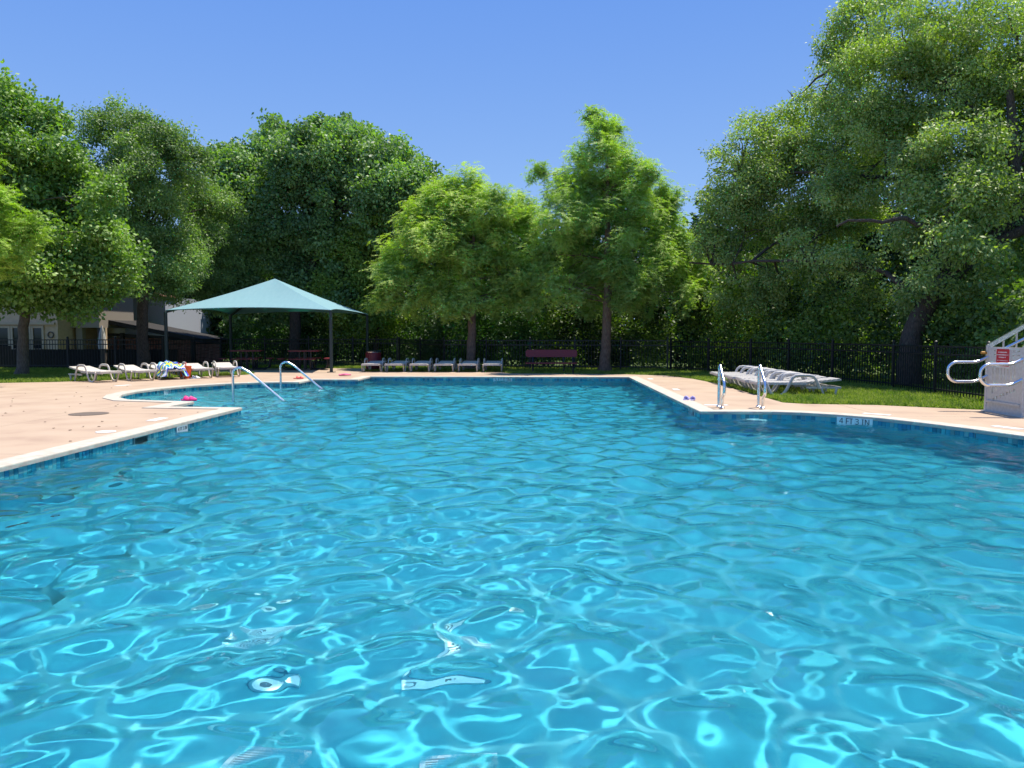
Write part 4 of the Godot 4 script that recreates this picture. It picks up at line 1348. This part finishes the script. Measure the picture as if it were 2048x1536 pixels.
func make_loungers() -> void:
	var left_labels := ["cream chaise lounger leftmost on the edge of the left lawn", "cream chaise lounger between the leftmost one and the towels", "cream chaise lounger with colourful towels thrown over it", "cream chaise lounger behind the orange bag", "cream chaise lounger at the end of the left row beside the canopy"]
	var at := [Vector3(-13.25, 0, -23.12), Vector3(-12.45, 0, -23.9), Vector3(-11.85, 0, -24.65), Vector3(-11.2, 0, -25.4), Vector3(-10.55, 0, -26.2)]
	var turn := [-0.60, -0.76, -0.82, -0.92, -1.02]
	var l := make_lounger(left_labels[0], "cream loungers along the left lawn", M.resin, 0.13)
	l.position = at[0]
	l.rotation.y = turn[0]
	for k in range(1, 5):
		copy(l, at[k], turn[k], left_labels[k])
	var far_labels := ["leftmost white lounger of the far row in front of the trash can", "second white lounger from the left in the far row", "third white lounger from the left in the far row", "fourth white lounger from the left in the far row", "fifth lounger in the far row in front of the cypress trunk", "rightmost white lounger of the far row beside the lawn"]
	var f := make_lounger(far_labels[0], "white loungers lined up at the far end", M.resin, 0.06)
	for k in 6:
		var o: Node3D = f if k == 0 else copy(f, Vector3.ZERO, 0.0, far_labels[k])
		o.position = Vector3(-6.27 + 0.895 * k, -0.01, -29.75 - 0.02 * k)
		o.rotation.y = -PI / 2 + [0.03, -0.02, 0.01, 0.0, -0.015, 0.01][k]
	var right_labels := ["weathered white lounger nearest the camera in the packed row on the right lawn", "second weathered white lounger of the packed row on the right lawn", "third weathered white lounger of the packed row on the right lawn", "fourth weathered white lounger in the middle of the packed row on the right lawn", "fifth weathered white lounger of the packed row on the right lawn", "sixth weathered white lounger of the packed row on the right lawn", "farthest weathered white lounger of the packed row on the right lawn"]
	var r := make_lounger(right_labels[0], "white loungers packed side by side on the right lawn", M.white_resin, 0.10)
	for k in 7:
		var o: Node3D = r if k == 0 else copy(r, Vector3.ZERO, 0.0, right_labels[k])
		o.position = Vector3(5.93 + [0.0, -0.05, 0.04, -0.02, 0.03, -0.04, 0.0][k], -0.025, -18.78 - 0.735 * k)
		o.rotation.y = PI + [0.02, -0.02, 0.015, 0.0, -0.02, 0.01, 0.0][k]

# ---------------------------------------------------------------- ramp stair by the right edge
func make_ramp() -> void:
	var xf := 8.12
	var zn := -13.66
	var zf := -14.74
	var t := thing("access_stair", "aluminium pool access stair with looped handrails at the right edge", "access stair", Vector3(xf, 0, (zn + zf) * 0.5))
	var base := t.position
	var panel := CSGBox3D.new()
	panel.name = "gate_panel"
	panel.size = Vector3(0.035, 1.155, 1.08)
	panel.position = Vector3(0, 0.59, 0)
	panel.material = M.aluminium
	t.add_child(panel)
	var cuts := []
	for q in [[0.19, 0.34, 0.80], [0.295, 0.40, 0.80], [0.35, 0.44, 0.80], [0.445, 0.46, 0.80], [0.54, 0.50, 0.80], [0.64, 0.55, 0.80], [0.735, 0.60, 0.95], [0.84, 0.64, 0.95]]:
		cuts.append([q[0], (q[1] + q[2]) * 0.5, 0.045, q[2] - q[1]])
	for k in 7:
		cuts.append([0.235 + 0.1 * k, 0.235 + 0.034 * k, 0.05, 0.05])
	for y in [1.105, 1.03]:
		for z in [0.24, 0.33, 0.80, 0.93]:
			cuts.append([z, y, 0.07, 0.018])
	for q in cuts:
		var c := CSGBox3D.new()
		c.name = "slot"
		c.operation = CSGShape3D.OPERATION_SUBTRACTION
		c.size = Vector3(0.2, q[3], q[2])
		c.position = Vector3(0, q[1] - 0.59, -0.54 + q[0])
		c.material = M.aluminium
		panel.add_child(c, true)
	var g := MB.new()
	for z in [-0.55, 0.55]:
		g = MB.new()
		g.cbox(Vector3(0.0, 0.60, z), Vector3(0.07, 0.06, 1.20), 0.006, Basis(Vector3(1, 0, 0), PI / 2))
		put("corner_post", g.mesh(), M.aluminium, t)
	g = MB.new()
	g.box(Vector3(-0.035, 0.19, 0), Vector3(0.03, 0.035, 1.02))
	put("ledge", g.mesh(), M.aluminium, t)
	g = MB.new()
	g.box(Vector3(-0.0, 0.006, 0), Vector3(0.14, 0.012, 1.20))
	put("sill", g.mesh(), M.aluminium, t)
	# steps and stringers behind the gate
	for k in 6:
		g = MB.new()
		g.box(Vector3(0.55 + 0.28 * k, 0.17 * (k + 1), 0), Vector3(0.28, 0.03, 1.0))
		put("tread", g.mesh(), M.aluminium, t)
	for z in [-0.535, 0.535]:
		g = MB.new()
		g.prism(PackedVector2Array([Vector2(0.9, 0.10), Vector2(2.0, 0.80), Vector2(2.0, 1.06), Vector2(0.9, 0.40)]), 0.025, Vector3(0, 0, z))
		put("stringer", g.mesh(), M.aluminium, t)
		g = MB.new()
		g.box(Vector3(0.98, 1.19 + 0.57, z), Vector3(2.28, 0.075, 0.05), Basis(Vector3(0, 0, 1), 0.53))
		put("guard_rail", g.mesh(), M.steel, t)
		g = MB.new()
		for k in 8:
			var x := 0.25 + 0.23 * k
			g.box(Vector3(x, 0.72 + 0.585 * x, z), Vector3(0.025, 0.9, 0.025))
		put("balusters", g.mesh(), M.aluminium, t)
		put("handrail", bar([Vector3(1.9, 1.98, z), Vector3(-0.20, 0.89, z), Vector3(-0.62, 0.89, z), Vector3(-0.72, 0.80, z), Vector3(-0.72, 0.63, z), Vector3(-0.62, 0.535, z), Vector3(-0.22, 0.535, z), Vector3(1.9, 1.63, z)], 0.028), M.steel, t)
	var latch := MB.new()
	latch.tube([Vector3(-0.13, 1.06, -0.55), Vector3(0.0, 1.06, -0.55)], [0.026], 8)
	put("latch_handle", latch.mesh(), mat(col(0.45, 0.22, 0.03), 0.5), t)
	var s := thing("warning_sign", "red warning sign with white border and lettering on the gate", "sign", base + Vector3(-0.024, 0.985, -0.05), 0.0)
	var ry := Basis(Vector3.UP, -PI / 2)
	g = MB.new()
	g.prism(rounded(0.42, 0.33, 0.03), 0.004, Vector3.ZERO, ry)
	put("border", g.mesh(), M.white, s)
	g = MB.new()
	g.prism(rounded(0.395, 0.305, 0.024), 0.004, Vector3(-0.003, 0, 0), ry)
	put("plate", g.mesh(), mat(col(0.55, 0.02, 0.035), 0.4), s)
	# the lettering is too small to read: five lines of white strokes the length of their words
	rng.seed = 71
	var rows := [[0.095, 0.26, 0.022], [0.05, 0.34, 0.022], [0.005, 0.22, 0.022], [-0.05, 0.31, 0.012], [-0.085, 0.18, 0.012]]
	for r in rows:
		var ln := MB.new()
		var z: float = -r[1] * 0.5
		while z < r[1] * 0.5:
			var w := rng.randf_range(0.010, 0.018)
			if rng.randf() > 0.14:
				ln.box(Vector3(-0.0058, r[0] + rng.randf_range(-0.002, 0.002), z), Vector3(0.002, r[2] * rng.randf_range(0.7, 1.0), w * 0.62))
			z += w
		put("lettering_line", ln.mesh(), M.white, s)

# ---------------------------------------------------------------- small things people left
func make_small_things() -> void:
	# towels in a heap on the third lounger
	var specs := [["beach_towel", "blue and yellow striped beach towel bunched on the lounger", Vector3(-11.52, 0, -24.28), 0.5, 0.36, 301], ["beach_towel", "white and teal towel heaped on the same lounger", Vector3(-11.85, 0, -24.72), 0.36, 0.30, 302]]
	for s in specs:
		var img := Image.create(128, 128, false, Image.FORMAT_RGB8)
		var pal := [Color(0.10, 0.16, 0.62), Color(0.86, 0.88, 0.16), Color(0.12, 0.55, 0.72), Color(0.92, 0.94, 0.95), Color(0.16, 0.24, 0.75), Color(0.60, 0.86, 0.88)] if s[5] == 301 else [Color(0.92, 0.93, 0.95), Color(0.30, 0.72, 0.78), Color(0.90, 0.92, 0.94), Color(0.15, 0.40, 0.75)]
		for y in 128:
			for x in 128:
				img.set_pixel(x, y, pal[int((x + 9.0 * sin(y * 0.09)) / 11.0 + 40) % pal.size()])
		var m := StandardMaterial3D.new()
		m.albedo_texture = ImageTexture.create_from_image(img)
		m.roughness = 0.95
		var nz := noise(1.0, 3, s[5])
		var n := 30
		var v := PackedVector3Array()
		var uv := PackedVector2Array()
		var ix := PackedInt32Array()
		for a in n + 1:
			for b in n + 1:
				var u := a / float(n) * 2.0 - 1.0
				var w := b / float(n) * 2.0 - 1.0
				var e := maxf(absf(u), absf(w))
				var fold := nz.get_noise_2d(u * 1.6, w * 1.6)
				var rise := 0.34 + 0.16 * (1.0 - e * e) + 0.13 * fold
				if absf(w) > 0.62:
					rise -= (absf(w) - 0.62) * 0.72
				v.append(Vector3(u * s[3] * (1.0 + 0.25 * nz.get_noise_2d(w * 2.0, 9.0)), maxf(rise, 0.10), w * s[4] * (1.0 + 0.25 * nz.get_noise_2d(u * 2.0, 4.0))))
				uv.append(Vector2(a / float(n) * 1.6, b / float(n) * 1.6))
		for a in n:
			for b in n:
				var q := a * (n + 1) + b
				ix.append(q); ix.append(q + n + 1); ix.append(q + 1)
				ix.append(q + 1); ix.append(q + n + 1); ix.append(q + n + 2)
		var st := SurfaceTool.new()
		st.begin(Mesh.PRIMITIVE_TRIANGLES)
		st.set_smooth_group(0)
		for k in v.size():
			st.set_uv(uv[k])
			st.add_vertex(v[k])
		for k in range(0, ix.size(), 3):
			st.add_index(ix[k]); st.add_index(ix[k + 2]); st.add_index(ix[k + 1])
		st.generate_normals()
		var o := put(s[0], st.commit(), m)
		o.position = s[2]
		o.rotation.y = -0.82
		tag(o, s[1], "towel")
	# orange bag
	var t := thing("tote_bag", "orange red tote bag with a yellow flower print standing by the loungers", "bag", Vector3(-11.15, 0, -24.55), -0.35)
	var g := MB.new()
	var ring0 := rounded(0.30, 0.15, 0.04)
	var ring1 := rounded(0.36, 0.20, 0.05)
	for k in ring0.size():
		var p := ring0[k]
		var q := ring0[(k + 1) % ring0.size()]
		var p1 := ring1[k]
		var q1 := ring1[(k + 1) % ring1.size()]
		g.quad(Vector3(q.x, 0.0, q.y), Vector3(p.x, 0.0, p.y), Vector3(p1.x, 0.40, p1.y), Vector3(q1.x, 0.40, q1.y))
		g.tri(Vector3(0, 0.36, 0), Vector3(q1.x * 0.96, 0.395, q1.y * 0.94), Vector3(p1.x * 0.96, 0.395, p1.y * 0.94))
	put("body", g.mesh(), mat(col(0.72, 0.10, 0.02), 0.7), t)
	for c in [[Vector3(-0.02, 0.16, 0.088), 0.055, col(0.62, 0.55, 0.04)], [Vector3(0.03, 0.29, 0.098), 0.04, col(0.80, 0.22, 0.14)]]:
		g = MB.new()
		g.prism(rounded(c[1] * 2.0, c[1] * 2.0, c[1] * 0.95), 0.004, c[0], Basis(Vector3.RIGHT, -0.06))
		put("print", g.mesh(), mat(c[2], 0.7), t)
	for z in [-0.10, 0.10]:
		g = MB.new()
		g.tube([Vector3(-0.10, 0.40, z), Vector3(-0.13, 0.50, z * 1.6), Vector3(-0.22, 0.47, z * 1.7), Vector3(-0.30, 0.38, z * 1.5)], [0.012], 6)
		put("strap", g.mesh(), mat(col(0.45, 0.03, 0.02), 0.7), t)
	# a pair of white shoes and three pairs of bathing shoes
	shoes("white", M.white, Vector3(-10.93, 0, -24.55), 0.4, 0.26, ["left white shoe beside the orange bag", "right white shoe beside the orange bag"])
	shoes("hot pink", M.pink, Vector3(-7.42, 0.012, -16.30), -0.3, 0.25, ["left hot pink clog on the wading pool coping", "right hot pink clog on the wading pool coping"])
	shoes("red", mat(col(0.70, 0.08, 0.08), 0.5), Vector3(-7.6, 0.012, -24.45), 0.2, 0.20, ["left small coral sandal on the coping between the handrails", "right small coral sandal on the coping between the handrails"])
	shoes("lavender", mat(col(0.45, 0.40, 0.70), 0.5), Vector3(3.06, 0.012, -16.84), 0.9, 0.22, ["left lavender clog on the right hand coping", "right lavender clog on the right hand coping"])
	var tw := MB.new()
	for k in 5:
		tw.tube([Vector3(-0.32 + 0.03 * k, 0.03, -0.12 + 0.06 * k), Vector3(0.0, 0.06, -0.12 + 0.06 * k), Vector3(0.28 - 0.04 * k, 0.035, -0.1 + 0.05 * k)], [0.03, 0.055, 0.025], 8)
	var o2 := put("pink_towel", tw.mesh(), mat(col(0.72, 0.16, 0.28), 0.95))
	o2.position = Vector3(-6.55, 0.012, -26.3)
	o2.scale = Vector3.ONE * 0.7
	tag(o2, "crumpled pink towel on the deck near the canopy post", "towel")
	# bits of leaf litter on the left deck
	rng.seed = 81
	var bit := MB.new()
	bit.tri(Vector3(-0.02, 0.004, 0), Vector3(0.0, 0.012, 0.012), Vector3(0.024, 0.005, 0.0))
	bit.tri(Vector3(-0.02, 0.004, 0), Vector3(0.024, 0.005, 0.0), Vector3(0.0, 0.010, -0.012))
	var places := []
	for k in 130:
		var p := Vector3(rng.randf_range(-13, -5.9), 0.0, rng.randf_range(-21, -8))
		if not Geometry2D.is_point_in_polygon(Vector2(p.x, p.z), pool):
			places.append(Transform3D(Basis(Vector3.UP, rng.randf() * TAU).scaled(Vector3.ONE * rng.randf_range(0.6, 1.7)), p))
	tag(scatter("leaf_litter", bit.mesh(), mat(col(0.10, 0.06, 0.03), 0.9), places, []), "dry leaf bits scattered on the left deck", "leaf litter", "", "stuff")

func shoes(_hue: String, m: Material, at: Vector3, turn: float, long: float, labels: Array) -> void:
	for k in 2:
		var t := thing("shoe", labels[k], "shoe", at + Vector3(0.13 * k, 0, 0.05 * k), turn + 0.35 * k)
		var g := MB.new()
		var sole := PackedVector2Array()
		for s in 14:
			var a := TAU * s / 14.0
			sole.append(Vector2(cos(a) * long * 0.5, sin(a) * long * (0.20 + 0.035 * cos(a))))
		g.prism(sole, 0.022, Vector3(0, 0.011, 0), Basis(Vector3(1, 0, 0), Vector3(0, 0, -1), Vector3(0, 1, 0)))
		put("sole", g.mesh(), m, t)
		g = MB.new()
		for s in 5:
			var f := s / 4.0
			var x := lerpf(0.02, 0.42, f) * long
			var h := lerpf(0.30, 0.10, f) * long + 0.01
			var w := lerpf(0.20, 0.12, f) * long
			g.tube([Vector3(x, 0.02, -w), Vector3(x, h * 0.75, -w * 0.75), Vector3(x, h, 0), Vector3(x, h * 0.75, w * 0.75), Vector3(x, 0.02, w)], [long * 0.085], 6)
		put("upper", g.mesh(), m, t)
